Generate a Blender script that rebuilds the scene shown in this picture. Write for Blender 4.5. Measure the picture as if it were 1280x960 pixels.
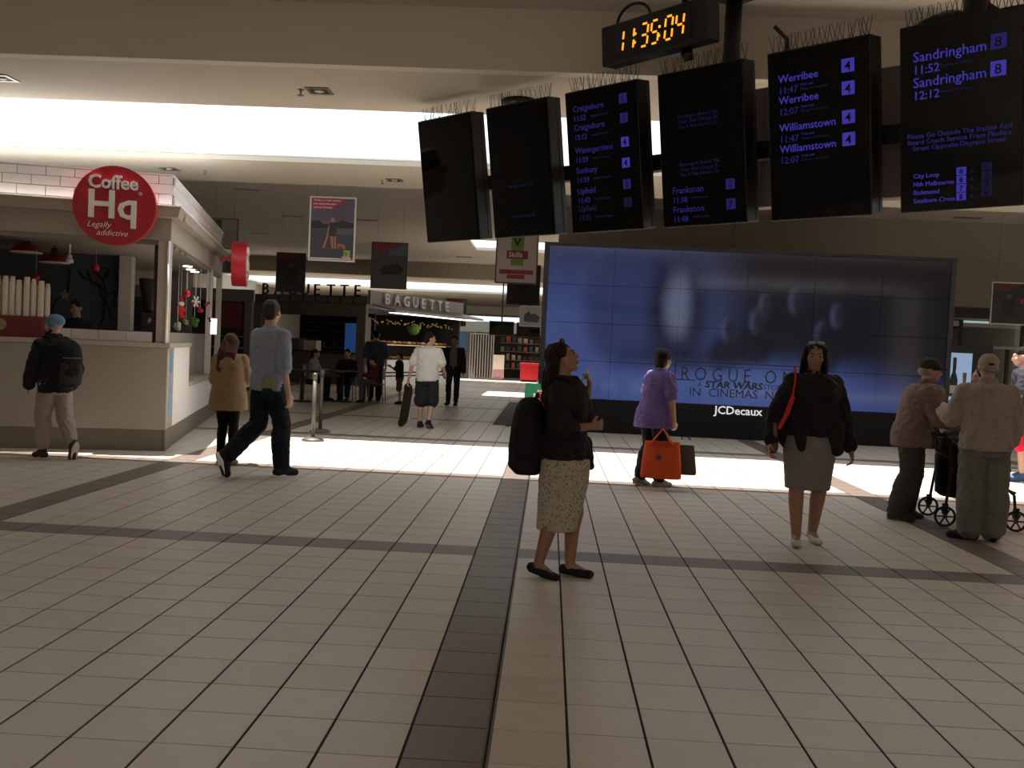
import bpy, math, random
from mathutils import Vector, Matrix, noise
random.seed(7)
sc = bpy.context.scene
for o in list(bpy.data.objects):
    bpy.data.objects.remove(o)
C = sc.collection
PI = math.pi
# ------------------------------------------------------------------ camera
F = 1178.0; CAMH = 1.5
def cam_axes(pitch, roll, yaw):
    f = Vector((-math.sin(yaw)*math.cos(pitch), math.cos(yaw)*math.cos(pitch), math.sin(pitch)))
    r = Vector((math.cos(yaw), math.sin(yaw), 0)); u = r.cross(f)
    return (math.cos(roll)*r+math.sin(roll)*u, -math.sin(roll)*r+math.cos(roll)*u, f)
RR, UU, FW = cam_axes(-0.03837, 0.04493, 0.03770)
cd = bpy.data.cameras.new('camera'); cam = bpy.data.objects.new('camera', cd); C.objects.link(cam)
cd.sensor_width = 36; cd.lens = F/1280*36; cd.clip_start = .05; cd.clip_end = 300
cam.matrix_world = Matrix(((RR.x, UU.x, -FW.x, 0), (RR.y, UU.y, -FW.y, 0), (RR.z, UU.z, -FW.z, CAMH), (0, 0, 0, 1)))
sc.camera = cam
def ray(x, y): return RR*((x-640)/F) - UU*((y-480)/F) + FW
def at(x, y, Y):
    d = ray(x, y); t = Y/d.y; return Vector((d.x*t, Y, CAMH+d.z*t))
def fl(x, y, z=0):
    d = ray(x, y); t = (z-CAMH)/d.z; return Vector((d.x*t, d.y*t, z))
def proj(p):
    v = Vector(p)-Vector((0, 0, CAMH)); w = v.dot(FW)
    return (640+F*v.dot(RR)/w, 480-F*v.dot(UU)/w) if w > .1 else (-9999, -9999)
# ------------------------------------------------------------------ sky, sun, exposure
wd = bpy.data.worlds.new('sky'); sc.world = wd; wd.use_nodes = True
bg = wd.node_tree.nodes['Background']; bg.inputs[0].default_value = (.86, .94, 1.0, 1); bg.inputs[1].default_value = 1.25
sl = bpy.data.lights.new('sun', 'SUN'); sl.energy = 17; sl.angle = .012; sl.color = (1, .955, .89)
so = bpy.data.objects.new('sun', sl); C.objects.link(so)
so.rotation_euler = Vector((.12, -.035, -1)).to_track_quat('-Z', 'Y').to_euler()
SKY = [(-13, 13, -8.4, -5.2, 4.75), (-14, 15, 10.92, 14.24, 4.16), (-2.6, 7, 29.0, 32.0, 4.75), (-16, 14, 41.0, 47.5, 4.16)]
for i, (x0, x1, y0, y1, z) in enumerate(SKY):          # portals only guide the sampling of the sky
    pl = bpy.data.lights.new('skylight_portal', 'AREA'); pl.shape = 'RECTANGLE'; pl.size = x1-x0; pl.size_y = y1-y0
    pl.cycles.is_portal = True
    po = bpy.data.objects.new('skylight_portal', pl); po.location = ((x0+x1)/2, (y0+y1)/2, z+.2); C.objects.link(po)
vs = sc.view_settings; vs.view_transform = 'Standard'; vs.look = 'None'; vs.gamma = 1; vs.use_curve_mapping = False
vs.exposure = 0.02
# ------------------------------------------------------------------ materials
def lin(h):
    h = h.lstrip('#'); v = [int(h[i:i+2], 16)/255 for i in (0, 2, 4)]
    return tuple((c/12.92 if c <= .04045 else ((c+.055)/1.055)**2.4) for c in v)+(1,)
MATS = {}
def M(name, col, rough=.6, metal=0, var=.12, scale=6, bump=0, bscale=40, emis=None, es=0, spec=.5, rnd=0, stretch=None):
    if name in MATS: return MATS[name]
    m = bpy.data.materials.new(name); m.use_nodes = True; nt = m.node_tree; N = nt.nodes; L = nt.links
    b = N['Principled BSDF']; c = lin(col)
    b.inputs['Roughness'].default_value = rough; b.inputs['Metallic'].default_value = metal
    b.inputs['Specular IOR Level'].default_value = spec
    tc = N.new('ShaderNodeTexCoord'); mp = N.new('ShaderNodeMapping'); L.new(tc.outputs['Object'], mp.inputs[0])
    if stretch: mp.inputs['Scale'].default_value = stretch
    nz = N.new('ShaderNodeTexNoise'); nz.inputs['Scale'].default_value = scale; nz.inputs['Detail'].default_value = 4
    L.new(mp.outputs[0], nz.inputs['Vector'])
    mx = N.new('ShaderNodeMixRGB'); mx.blend_type = 'MIX'
    mx.inputs[1].default_value = tuple(v*(1-var) for v in c[:3])+(1,)
    mx.inputs[2].default_value = tuple(min(1, v*(1+var)) for v in c[:3])+(1,)
    L.new(nz.outputs['Fac'], mx.inputs[0]); out = mx.outputs[0]
    if rnd:
        oi = N.new('ShaderNodeObjectInfo'); hs = N.new('ShaderNodeHueSaturation')
        mr = N.new('ShaderNodeMapRange'); mr.inputs[3].default_value = 1-rnd; mr.inputs[4].default_value = 1+rnd
        L.new(oi.outputs['Random'], mr.inputs[0]); L.new(mr.outputs[0], hs.inputs['Value']); L.new(out, hs.inputs['Color']); out = hs.outputs[0]
    L.new(out, b.inputs['Base Color'])
    if bump:
        bn = N.new('ShaderNodeTexNoise'); bn.inputs['Scale'].default_value = bscale; bn.inputs['Detail'].default_value = 3
        L.new(mp.outputs[0], bn.inputs['Vector']); bu = N.new('ShaderNodeBump'); bu.inputs['Strength'].default_value = bump; bu.inputs['Distance'].default_value = .02
        L.new(bn.outputs['Fac'], bu.inputs['Height']); L.new(bu.outputs[0], b.inputs['Normal'])
    if emis:
        b.inputs['Emission Color'].default_value = lin(emis); b.inputs['Emission Strength'].default_value = es
    MATS[name] = m; return m
def glass(name, tint=(1, 1, 1), gl=.08):
    m = bpy.data.materials.new(name); m.use_nodes = True; nt = m.node_tree; N = nt.nodes; L = nt.links
    N.remove(N['Principled BSDF']); t = N.new('ShaderNodeBsdfTransparent'); t.inputs[0].default_value = (*tint, 1)
    g = N.new('ShaderNodeBsdfGlossy'); g.inputs['Roughness'].default_value = .03
    mx = N.new('ShaderNodeMixShader'); mx.inputs[0].default_value = gl
    L.new(t.outputs[0], mx.inputs[1]); L.new(g.outputs[0], mx.inputs[2]); L.new(mx.outputs[0], N['Material Output'].inputs[0]); return m
# ------------------------------------------------------------------ mesh builder
class MB:
    def __init__(s): s.v = []; s.f = []; s.mi = []; s.cur = 0
    def add(s, vs, fs):
        n = len(s.v); s.v += [tuple(v) for v in vs]; s.f += [tuple(i+n for i in f) for f in fs]; s.mi += [s.cur]*len(fs); return s
    def box(s, c, d, rot=None):
        vs = [Vector((x*d[0]/2, y*d[1]/2, z*d[2]/2)) for x in (-1, 1) for y in (-1, 1) for z in (-1, 1)]
        if rot: vs = [rot @ v for v in vs]
        return s.add([v+Vector(c) for v in vs], [(0, 1, 3, 2), (4, 6, 7, 5), (0, 4, 5, 1), (2, 3, 7, 6), (0, 2, 6, 4), (1, 5, 7, 3)])
    def bx(s, x0, x1, y0, y1, z0, z1): return s.box(((x0+x1)/2, (y0+y1)/2, (z0+z1)/2), (x1-x0, y1-y0, z1-z0))
    def loft(s, rings, n=20, cap=True):          # rings: (center, ax1 vec, ax2 vec)
        vs = []; fs = []
        for c, a, b in rings:
            c = Vector(c); a = Vector(a); b = Vector(b)
            for k in range(n):
                t = 2*PI*k/n; vs.append(c+a*math.cos(t)+b*math.sin(t))
        for r in range(len(rings)-1):
            for k in range(n):
                k2 = (k+1) % n; fs.append((r*n+k, r*n+k2, (r+1)*n+k2, (r+1)*n+k))
        if cap:
            fs.append(tuple(range(n-1, -1, -1))); q = (len(rings)-1)*n; fs.append(tuple(q+k for k in range(n)))
        return s.add(vs, fs)
    def zloft(s, rings, n=20, cap=True):         # rings: (x,y,z,rx,ry)
        return s.loft([((x, y, z), (rx, 0, 0), (0, ry, 0)) for x, y, z, rx, ry in rings], n, cap)
    def cap(s, p, r, q, r2, n=10, flat=None, fk=1):
        p = Vector(p); q = Vector(q); d = q-p
        if d.length < 1e-6: d = Vector((0, 0, 1e-4)); q = p+d
        d.normalize(); a = flat.copy() if flat else (Vector((1, 0, 0)) if abs(d.x) < .8 else Vector((0, 1, 0)))
        a = (a-d*a.dot(d)).normalized(); b = d.cross(a); R = []
        for t in (80, 50, 20): t = math.radians(t); R.append((p-d*r*math.sin(t), a*r*math.cos(t)*fk, b*r*math.cos(t)))
        R.append((p, a*r*fk, b*r)); R.append((q, a*r2*fk, b*r2))
        for t in (20, 50, 80): t = math.radians(t); R.append((q+d*r2*math.sin(t), a*r2*math.cos(t)*fk, b*r2*math.cos(t)))
        return s.loft(R, n)
    def cyl(s, p, q, r, r2=None, n=12):
        p = Vector(p); q = Vector(q); d = (q-p).normalized(); r2 = r if r2 is None else r2
        a = Vector((1, 0, 0)) if abs(d.x) < .8 else Vector((0, 1, 0)); a = (a-d*a.dot(d)).normalized(); b = d.cross(a)
        return s.loft([(p, a*r, b*r), (q, a*r2, b*r2)], n)
    def ell(s, c, r, R=None, n=14, m=8):
        c = Vector(c); R = R or Matrix.Identity(3); ax = [R @ Vector((r[0], 0, 0)), R @ Vector((0, r[1], 0)), R @ Vector((0, 0, r[2]))]; rg = []
        for k in range(1, m):
            t = -PI/2+PI*k/m; rg.append((c+ax[2]*math.sin(t), ax[0]*math.cos(t), ax[1]*math.cos(t)))
        return s.loft(rg, n)
    def tube(s, pts, r, n=6):
        for p, q in zip(pts[:-1], pts[1:]): s.cyl(p, q, r, None, n)
        return s
    def prism(s, pts, y0, y1):                   # polygon in xz extruded along y
        n = len(pts); vs = [(x, y0, z) for x, z in pts]+[(x, y1, z) for x, z in pts]
        return s.add(vs, [tuple(range(n)), tuple(range(2*n-1, n-1, -1))]+[(k, n+k, n+(k+1) % n, (k+1) % n) for k in range(n)])
    def mesh(s, name, mats, smooth=False):
        me = bpy.data.meshes.new(name); me.from_pydata([tuple(v) for v in s.v], [], s.f)
        for m in (mats if isinstance(mats, (list, tuple)) else [mats]): me.materials.append(m)
        if len(me.materials) > 1: me.polygons.foreach_set('material_index', s.mi)
        if smooth: me.polygons.foreach_set('use_smooth', [True]*len(me.polygons))
        me.update(); return me
    def build(s, name, mats, parent=None, smooth=False, bevel=0):
        o = bpy.data.objects.new(name, s.mesh(name, mats, smooth)); C.objects.link(o); o.parent = parent
        if bevel:
            b = o.modifiers.new('bevel', 'BEVEL'); b.width = bevel; b.segments = 2; b.limit_method = 'ANGLE'
        return o
def Bx(name, mats, parent, *a, bevel=0): return MB().bx(*a).build(name, mats, parent, bevel=bevel)
def tag(o, label, cat, group=None):
    o['label'] = label; o['category'] = cat
    if group: o['group'] = group
    return o
def thing(name, label, cat, loc=(0, 0, 0), rz=0, group=None, rx=0):
    o = bpy.data.objects.new(name, None); C.objects.link(o); o.location = loc; o.rotation_euler = (rx, 0, rz); o.empty_display_size = .1
    return tag(o, label, cat, group)
def struct(o): o['kind'] = 'structure'; return o
def sub(o, loc=None, parent=None, rz=None):
    c = o.copy(); C.objects.link(c)
    if parent is not None: c.parent = parent
    if loc is not None: c.location = loc
    if rz is not None: c.rotation_euler = (0, 0, rz)
    return c
def text(body, size, mat, parent, loc, name='lettering', ax='LEFT', ext=.002, rz=0, sx=1, bold=0, shear=0):
    cu = bpy.data.curves.new(name, 'FONT'); cu.body = body; cu.size = size; cu.align_x = ax; cu.extrude = ext; cu.resolution_u = 2; cu.offset = bold; cu.shear = shear
    t = bpy.data.objects.new(name, cu); C.objects.link(t)
    TEXT.append((t, mat, name)); t.parent = parent; t.location = loc; t.rotation_euler = (PI/2, 0, rz); t.scale = (sx, 1, 1); return t
TEXT = []; REMESH = []
# ------------------------------------------------------------------ room shell
m_ceil = M('ceiling_paint', '#b9b0a2', .85, var=.04, scale=1.2)
m_ceil2 = M('ceiling_paint_raised', '#cdc4b8', .9, var=.05, scale=1.2)  # copy of the ceiling paint, lightened to stand in for missing light
m_wall = M('wall_paint', '#8d867c', .8, var=.06, scale=2)
m_grout = M('floor_grout', '#2b2520', .9, var=.2, scale=30)
m_tile = M('cream_floor_tile', '#c8bbab', .38, var=.07, scale=9, bump=.02, bscale=60, rnd=.05)
m_tiled = M('dark_floor_tile', '#75665c', .38, var=.1, scale=9, bump=.02, bscale=60, rnd=.06)
XL, XR = -15.0, 15.5
floor = struct(MB().bx(XL, XR, -13, 70, -.3, -.005).build('floor', m_grout))
A = .3056; B = .3051; OX = -.4702; OY = 3.3434
cols = range(-47, 52); rows = range(-4, 132)
def isdark(i, j): return i % 13 == 0 or (j-11) % 13 == 0
def inframe(i, j):
    c = [proj((OX+A*(i+a), OY+B*(j+b), 0)) for a in (0, 1) for b in (0, 1)]
    return any(-5 < x < 1285 and -5 < y < 965 for x, y in c)
cand = [(j, abs(i), i) for j in rows if j < 26 for i in cols if inframe(i, j)]
cand.sort(key=lambda q: (OY+B*q[0])**2+(q[2]*A)**2); near = set((i, j) for j, _, i in cand[:300])
GX, GY = .006, .004
tm = {}
for d in (0, 1):
    b = MB(); b.bx(GX, A-GX, GY, B-GY, -.007, 0); tm[d] = b.mesh('floor_tile', m_tiled if d else m_tile)
for (i, j) in sorted(near):
    o = bpy.data.objects.new('floor_tile', tm[1 if isdark(i, j) else 0]); C.objects.link(o); o.parent = floor
    o.location = (OX+A*i, OY+B*j, random.uniform(-.0004, .0004))
far = MB()
for j in rows:
    for i in cols:
        if (i, j) in near: continue
        x, y = OX+A*i, OY+B*j; far.cur = 1 if isdark(i, j) else 0
        far.add([(x+GX, y+GY, 0), (x+A-GX, y+GY, 0), (x+A-GX, y+B-GY, 0), (x+GX, y+B-GY, 0), (x+GX, y+GY, -.006), (x+A-GX, y+GY, -.006), (x+A-GX, y+B-GY, -.006), (x+GX, y+B-GY, -.006)],
                [(0, 1, 2, 3), (0, 4, 5, 1), (1, 5, 6, 2), (2, 6, 7, 3), (3, 7, 4, 0)])
ft = far.build('floor_tile_field', [m_tile, m_tiled], floor); ft['kind'] = 'stuff'
Bx('floor_tile_apron', m_tile, floor, XL, XR, -13, OY-4*B-.01, -.006, 0)
Bx('floor_tile_apron', m_tile, floor, XL, XR, OY+132*B+.01, 70, -.006, 0)
b = MB()
for x in (OX+A-.011, OX+A+.011): b.bx(x-.004, x+.004, 2, 43, -.004, .0012)
struct(b.build('trim_1', M('expansion_strip', '#6d6258', .4, .6, var=.1), None))
# ceilings: low strips beside each skylight, raised zones between
ZT = 5.4
def ceil(y0, y1, z, m, x0=XL, x1=XR, top=None): return struct(Bx('ceiling', m, None, x0, x1, y0, y1, z, top or z+.07))
ceil(-13, -8.4, 4.75, m_ceil2); ceil(-5.2, 9.16, 4.75, m_ceil2)
ceil(9.16, 9.3, 4.16, m_ceil2, top=4.89); ceil(16.16, 16.3, 4.161, m_ceil, top=4.89); ceil(37.8, 37.94, 4.161, m_ceil, top=4.89); ceil(9.3, 10.92, 4.16, m_ceil); ceil(14.24, 16.16, 4.16, m_ceil)
ceil(16.3, 29, 4.75, m_ceil2); ceil(32, 37.8, 4.75, m_ceil2); ceil(29, 32, 4.75, m_ceil2, XL, -2.6); ceil(29, 32, 4.75, m_ceil2, 7, XR)
ceil(37.94, 41, 4.16, m_ceil); ceil(47.5, 62, 4.16, m_ceil); ceil(62, 66, 3.62, m_ceil2, top=4.3); ceil(66, 70, 4.2, m_ceil)
struct(Bx('wall_left', m_wall, None, XL-.2, XL, -13, 70, 0, ZT)); struct(Bx('wall_right', m_wall, None, XR, XR+.2, -13, 70, 0, ZT))
struct(Bx('wall_behind', m_wall, None, XL, XR, -13.2, -13, 0, ZT))
struct(Bx('wall_far', m_wall, None, XL, XR, 70, 70.2, 0, 3.3)); struct(Bx('trim_2', m_ceil, None, XL, XR, 70, 70.2, 4.0, ZT))
m_roofglass = glass('skylight_glass', (.97, .97, .97), .03)
nt = m_roofglass.node_tree; N = nt.nodes; tl_ = N.new('ShaderNodeBsdfTranslucent'); tl_.inputs[0].default_value = (.84, .94, 1, 1); mx_ = N.new('ShaderNodeMixShader'); mx_.inputs[0].default_value = .07   # translucent share added so the sunlit panes glow pale white
src = N['Material Output'].inputs[0].links[0].from_socket; nt.links.new(src, mx_.inputs[1]); nt.links.new(tl_.outputs[0], mx_.inputs[2]); nt.links.new(mx_.outputs[0], N['Material Output'].inputs[0])
for n, (x0, x1, y0, y1, z) in enumerate(SKY):
    zg = z+.07; fr = struct(MB().bx(x0, x1, y0-.06, y0, zg+.005, zg+.05).bx(x0, x1, y1, y1+.06, zg+.005, zg+.05).build('window_%d' % (n+1), M('skylight_frame', '#c8c8c4', .5)))
    k = max(3, int((x1-x0)/2.9)); w = (x1-x0)/k
    for i in range(k): Bx('pane', m_roofglass, fr, x0+i*w, x0+(i+1)*w-.004, y0, y1, zg+.02, zg+.032)
fr = struct(MB().bx(XL, XR, 70.02, 70.1, 3.3, 3.35).build('window_5', MATS['skylight_frame']))
for i in range(10): Bx('pane', m_roofglass, fr, XL+i*3.05, XL+(i+1)*3.05-.01, 70.05, 70.06, 3.35, 4.0)
m_skytint = M('roof_cladding', '#b4c4d0', .6, var=.03)  # cool panels added on the roof to tint what the skylights show
struct(MB().bx(XL, XR, 14.31, 16.12, 4.232, 4.24).bx(XL, XR, 16.12, 16.155, 4.242, 4.9).build('trim_3', m_skytint)); struct(MB().bx(XL, XR, 47.58, 62, 4.232, 4.24).build('trim_4', m_skytint))
# recessed downlights and sprinklers
m_alu = M('brushed_aluminium', '#8c8880', .35, .7, var=.08); m_black = M('matte_black', '#0d0c0c', .55, var=.2); m_lens = M('lamp_lens_off', '#b9b6ae', .2, var=.05)
def downlight(p, lab):
    t = thing('recessed_downlight', lab, 'downlight', p, 0, 'recessed square downlights')
    b = MB()
    for s in (-1, 1): b.bx(-.13, .13, s*.11-.02, s*.11+.02, -.012, .0).bx(s*.11-.02, s*.11+.02, -.09, .09, -.012, .0)
    b.build('frame', m_alu, t); Bx('recess', m_black, t, -.09, .09, -.09, .09, -.004, 0)
    MB().loft([((0, 0, -.004), (.06, 0, 0), (0, .06, 0)), ((0, 0, -.02), (.045, 0, 0), (0, .045, 0))], 14).build('lens', m_lens, t, True)
def atz(x, y, z):
    d = ray(x, y); t = (z-CAMH)/d.z; return Vector((d.x*t, d.y*t, z))
for x, y, z, l in [(399, 113, 4.16, 'square recessed downlight before the wide skylight, largest in view'), (2, 97, 4.16, 'square downlight at the left edge before the wide skylight'), (212, 211, 4.16, 'square downlight above the white brick corner of coffee kiosk'),
                (493, 225, 4.16, 'square downlight just past the skylight, left of the departure boards')]: downlight(atz(x, y, z), l)
def slot(p, lab):
    t = thing('ceiling_vent', lab, 'vent', p, 0, 'slim ceiling vents'); b = MB()
    for s in (-1, 1): b.bx(-.3, .3, s*.07-.012, s*.07+.012, -.012, 0).bx(s*.29-.012, s*.29+.012, -.058, .058, -.012, 0)
    b.build('frame', m_alu, t); Bx('grille', m_black, t, -.27, .27, -.055, .055, -.004, 0)
for x, y, l in [(310, 237, 'slim vent in the grey ceiling right of white brick parapet'), (365, 270, 'slim vent in the ceiling left of dusk poster'), (325, 292, 'slim vent low in the ceiling above dark red poster'), (458, 275, 'slim vent in the ceiling right of dusk poster'), (580, 321, 'slim vent in far ceiling below the departure boards'), (1209, 272, 'slim vent under the rightmost departure board'), (1231, 306, 'slim vent in the right ceiling above dark poster'), (1130, 301, 'slim vent in ceiling above top right of video wall')]:
    slot(atz(x, y, 4.75), l)
def sprinkler(p, lab):
    t = thing('sprinkler_head', lab, 'sprinkler', p, 0, 'ceiling sprinkler heads')
    MB().cyl((0, 0, 0), (0, 0, -.01), .035, .03, 12).build('collar', m_alu, t); MB().cyl((0, 0, -.01), (0, 0, -.06), .012, .01, 8).build('stem', m_alu, t)
    MB().cyl((0, 0, -.06), (0, 0, -.066), .035, .035, 10).build('deflector', m_alu, t)
for x, y, z, l in [(376, 112, 4.16, 'sprinkler head beside the largest square downlight'), (256, 213, 4.16, 'sprinkler head right of the brick corner of coffee kiosk'), (478, 225, 4.16, 'sprinkler head beside downlight past the skylight'), (1167, 289, 4.75, 'sprinkler head in dark ceiling above the video wall'), (1216, 340, 4.75, 'sprinkler head right of the video wall top corner')]: sprinkler(atz(x, y, z), l)
# ------------------------------------------------------------------ departure boards
m_case = M('display_case', '#0b0a0b', .45, var=.2); m_scr = M('display_glass', '#050507', .05, var=.1, spec=.5)
m_ind = M('indigo_led', '#1a1850', .5, emis='#5a50e8', es=.34); m_ind2 = M('indigo_led_dim', '#141240', .5, emis='#4a42c8', es=.16); m_ind3 = M('indigo_led_faint', '#101030', .5, emis='#3a34a0', es=.07)
m_spk = M('steel_spike', '#2c2621', .5, .2)
BA = math.radians(-41.36); RA = math.radians(-40.43); BT = math.radians(9.47); BW, BH, BD = .846, 1.33, .209
BC = Vector((.8853, 8.6488, 3.3109)); RD = Vector((math.cos(RA), math.sin(RA), 0)); SP = 1.0543
labs = ['leftmost departure board, blank black screen with reflections', 'second departure board from the left, blank black screen', 'departure board listing Craigieburn and Upfield trains', 'departure board listing two Frankston trains under a notice', 'departure board listing Werribee and Williamstown trains', 'rightmost departure board listing Sandringham trains']
boards = []
for k in range(6):
    t = thing('departure_board', labs[k], 'display', BC+RD*SP*(k-2.5), BA, 'hanging departure boards', rx=BT); boards.append(t)
    Bx('case', m_case, t, -BW/2, BW/2, -BD/2+.012, BD/2, -BH/2, BH/2, bevel=.008)
    Bx('screen', m_scr, t, -BW/2+.015, BW/2-.015, -BD/2, -BD/2+.014, -BH/2+.015, BH/2-.015)
    Bx('service_strip', M('grey_case_strip', '#2b2826', .5), t, BW/2-.001, BW/2+.004, BD/2-.06, BD/2-.01, -BH/2+.02, BH/2-.02)
    b = MB(); random.seed(k)
    for i in range(20):
        x = -BW/2+.03+i*(BW-.06)/19; y = random.uniform(-.05, .0)
        for s in (-1, 1): b.cyl((x, y, BH/2), (x+s*.028+random.uniform(-.008, .008), y+random.uniform(-.03, .03), BH/2+.135), .0032, .0022, 4)
    b.bx(-BW/2+.02, BW/2-.02, -.06, .01, BH/2, BH/2+.006); b.build('bird_spikes', m_spk, t)
def bt(k, u, v, s, body, mat=None, **kw):     # u, v: fraction of the board from its top left corner
    return text(body, s, mat or m_ind, boards[k], (-BW/2+u*BW, -BD/2-.003, BH/2-v*BH), 'text_line', **kw)
def bn(k, u, v, n, w=.085, h=.088, m=None):
    o = MB().bx(-w/2, w/2, -.002, .002, -h/2, h/2).build('platform_tile', m or m_ind, boards[k]); o.location = (-BW/2+u*BW, -BD/2-.003, BH/2-v*BH)
    text(n, h*.95, m_black, o, (0, -.004, -h*.36), 'platform_number', 'CENTER', bold=.001)
for v, a, tm_, n, m in [(.11, 'Craigieburn', '11:52', '5', m_ind2), (.24, 'Craigieburn', '12:12', '5', m_ind2), (.40, 'Watergardens', '11:39', '4', m_ind2), (.54, 'Sunbury', '11:59', '4', m_ind2), (.685, 'Upfield', '11:43', '5', m_ind2), (.81, 'Upfield', '12:03', '5', m_ind3)]:
    bt(2, .12, v+.035, .078, a, m); bt(2, .12, v+.1, .07, tm_, m); bn(2, .82, v, n, m=m_ind if n == '4' else m)
    bt(2, .36, v+.085, .026, 'Stopping all stations', m_ind3)
for q, v in ((0, .27), (1, .575)):
    for i, s in enumerate(['Passengers Board The', 'Train And Change At', 'For A Bus Service To']): bt(3, .48, v+i*.033+.03, .045, s, m_ind3, ax='CENTER')
for v, tm_ in ((.75, '11:38'), (.875, '11:48')):
    bt(3, .14, v+.03, .08, 'Frankston', m_ind2); bt(3, .14, v+.09, .07, tm_, m_ind2); bn(3, .83, v, '7', m=m_ind2); bt(3, .38, v+.07, .026, 'Limited express', m_ind3)
for v, a, tm_ in ((.15, 'Werribee', '11:47'), (.275, 'Werribee', '12:07'), (.435, 'Williamstown', '11:47'), (.56, 'Williamstown', '12:07')):
    bt(4, .12, v+.035, .085, a); bt(4, .12, v+.1, .075, tm_, m_ind2); bn(4, .80, v, '4', w=.1, h=.1)
    bt(4, .34, v+.07, .028, 'Train and', m_ind2); bt(4, .34, v+.095, .028, 'Change at Newport', m_ind3)
for v, tm_, m in ((.16, '11:52', m_ind2), (.295, '12:12', m_ind)):
    bt(5, .12, v+.035, .098, 'Sandringham'); bt(5, .12, v+.1, .085, tm_); bn(5, .80, v, '8', w=.1, h=.1, m=m); bt(5, .34, v+.08, .028, 'Stopping all stations', m_ind3)
for i, s in enumerate(['Please Go Outside The Station And', 'Board Coach Service From Flinders', 'Street Opposite Degrave Street']): bt(5, .49, .60+i*.033, .049, s, m_ind2, ax='CENTER')
for i, s in enumerate(['City Loop', 'Nth Melbourne', 'Richmond', 'Southern Cross']):
    bt(5, .12, .815+i*.045, .046, s); bn(5, .52, .797+i*.045, '8' if i != 2 else '7', .065, .055); bn(5, .72, .785+i*.045, '8', .065, .055, m_ind3); bt(5, .59, .81+i*.045, .045, '%d..' % (3+i % 2), m_ind3)
bt(1, .5, .62, .04, 'Passengers Board The', m_ind3, ax='CENTER'); bt(1, .5, .85, .04, 'Train And Change At', m_ind3, ax='CENTER')
# mounting rail, poles, backing cabinet
NB = Vector((-math.sin(RA), math.cos(RA), 0))            # pointing behind the boards
def along(s, back, z): return BC+RD*s+NB*back+Vector((0, 0, z-BC.z))
t = thing('board_mounting_frame', 'black steel frame and posts carrying the row of departure boards', 'frame', along(0, .2, 0) * 1)
t.location = (0, 0, 0)
rot = Matrix.Rotation(RA, 3, 'Z')
MB().box(along(0, .24, 3.28), (6.0, .09, .15), rot).build('rail', m_case, t)
for s, z1 in ((-2.05, 4.16), (.5, 4.75), (2.55, 4.75)):
    p = along(s, .37, 3.0); MB().cyl(p, (p.x, p.y, z1), .075 if s != 2.55 else .09, None, 14).build('post', m_case, t, True)
    MB().cyl((p.x, p.y, z1-.03), (p.x, p.y, z1), .2, .2, 20).build('flange', m_case, t, True)
p = along(2.35, .42, 0); MB().loft([((p.x, p.y, 4.06), (.27, 0, 0), (0, .27, 0)), ((p.x, p.y, 4.12), (.25, 0, 0), (0, .25, 0)), ((p.x, p.y, 4.2), (.1, 0, 0), (0, .1, 0))], 24).build('drum_bracket', m_case, t, True)
MB().box(along(2.5, .42, 4.3), (.5, .05, .06), rot @ Matrix.Rotation(math.radians(40), 3, 'Y')).build('brace', m_case, t)
p = along(1.15, .15, 4.0); MB().tube([p, p+Vector((0, 0, .16)), p+Vector((-.1, .05, .28))], .018, 6).build('cable_bracket', m_spk, t)
m_mauve = M('mauve_cabinet', '#8a7c7c', .7, var=.06)
t = thing('display_cabinet_back', 'mauve grey back of display cabinet seen through gaps between boards', 'cabinet', along(1.75, .66, 3.38), RA)
Bx('body', m_mauve, t, -2.0, 2.0, -.08, .08, -.52, .55, bevel=.01)
for i in range(4): Bx('panel', m_mauve, t, -2.0+i+.01, -1.01+i, -.088, -.078, -.5, .53)
# clock
m_amb = M('amber_led', '#7a3000', .5, emis='#ff9a2a', es=1.6); m_amb0 = M('unlit_led', '#1c1512', .5, var=.2)
t = thing('digital_clock', 'black hanging digital clock reading 11:35:04 in amber', 'clock', (.74, 8.02, 4.175), math.radians(-47), rx=math.radians(6))
CW, CH = 1.14, .335
Bx('case', m_case, t, -CW/2, CW/2, -.02, .16, -CH/2, CH/2, bevel=.012); Bx('face', m_scr, t, -.40, .42, -.026, -.018, -.12, .12)
SEG = {'0': 'abcdef', '1': 'bc', '3': 'abgcd', '5': 'afgcd', '4': 'fgbc'}
def digit(ch, x):
    b = MB(); w, h, g = .075, .18, .016
    S = {'a': ((0, h), (w, h)), 'b': ((w, h), (w, h/2)), 'c': ((w, h/2), (w, 0)), 'd': ((0, 0), (w, 0)), 'e': ((0, 0), (0, h/2)), 'f': ((0, h/2), (0, h)), 'g': ((0, h/2), (w, h/2))}
    for c in SEG[ch]:
        (x0, z0), (x1, z1) = S[c]; n = 7
        sh = lambda z: z*.12
        d = Vector((x1-x0, 0, z1-z0)).normalized()*.014
        p = Vector((x0+sh(z0), 0, z0))+d; q = Vector((x1+sh(z1), 0, z1))-d
        b.box((p+q)/2, ((q-p).length, .004, g), Matrix.Rotation(-math.atan2(q.z-p.z, q.x-p.x), 3, 'Y'))
    o = b.build('digit', m_amb, t); o.location = (x+.02, -.029, -.09)
for ch, x in (('1', -.41), ('1', -.29), ('3', -.135), ('5', -.02), ('0', .13), ('4', .245)): digit(ch, x)
for x in (-.168, .098):
    for z in (-.04, .03): MB().box((x+z*.12, -.029, z), (.02, .004, .02)).build('colon_dot', m_amb, t)
MB().tube([Vector((-.25+.19*math.cos(a), .05, CH/2+.14*math.sin(a))) for a in [PI*(1-i/12) for i in range(13)]], .013, 8).build('conduit', m_case, t, True)
MB().cyl((.27, .1, -.17), (.27, .12, -.26), .05, .05, 12).build('support_post', m_case, t, True)
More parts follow.
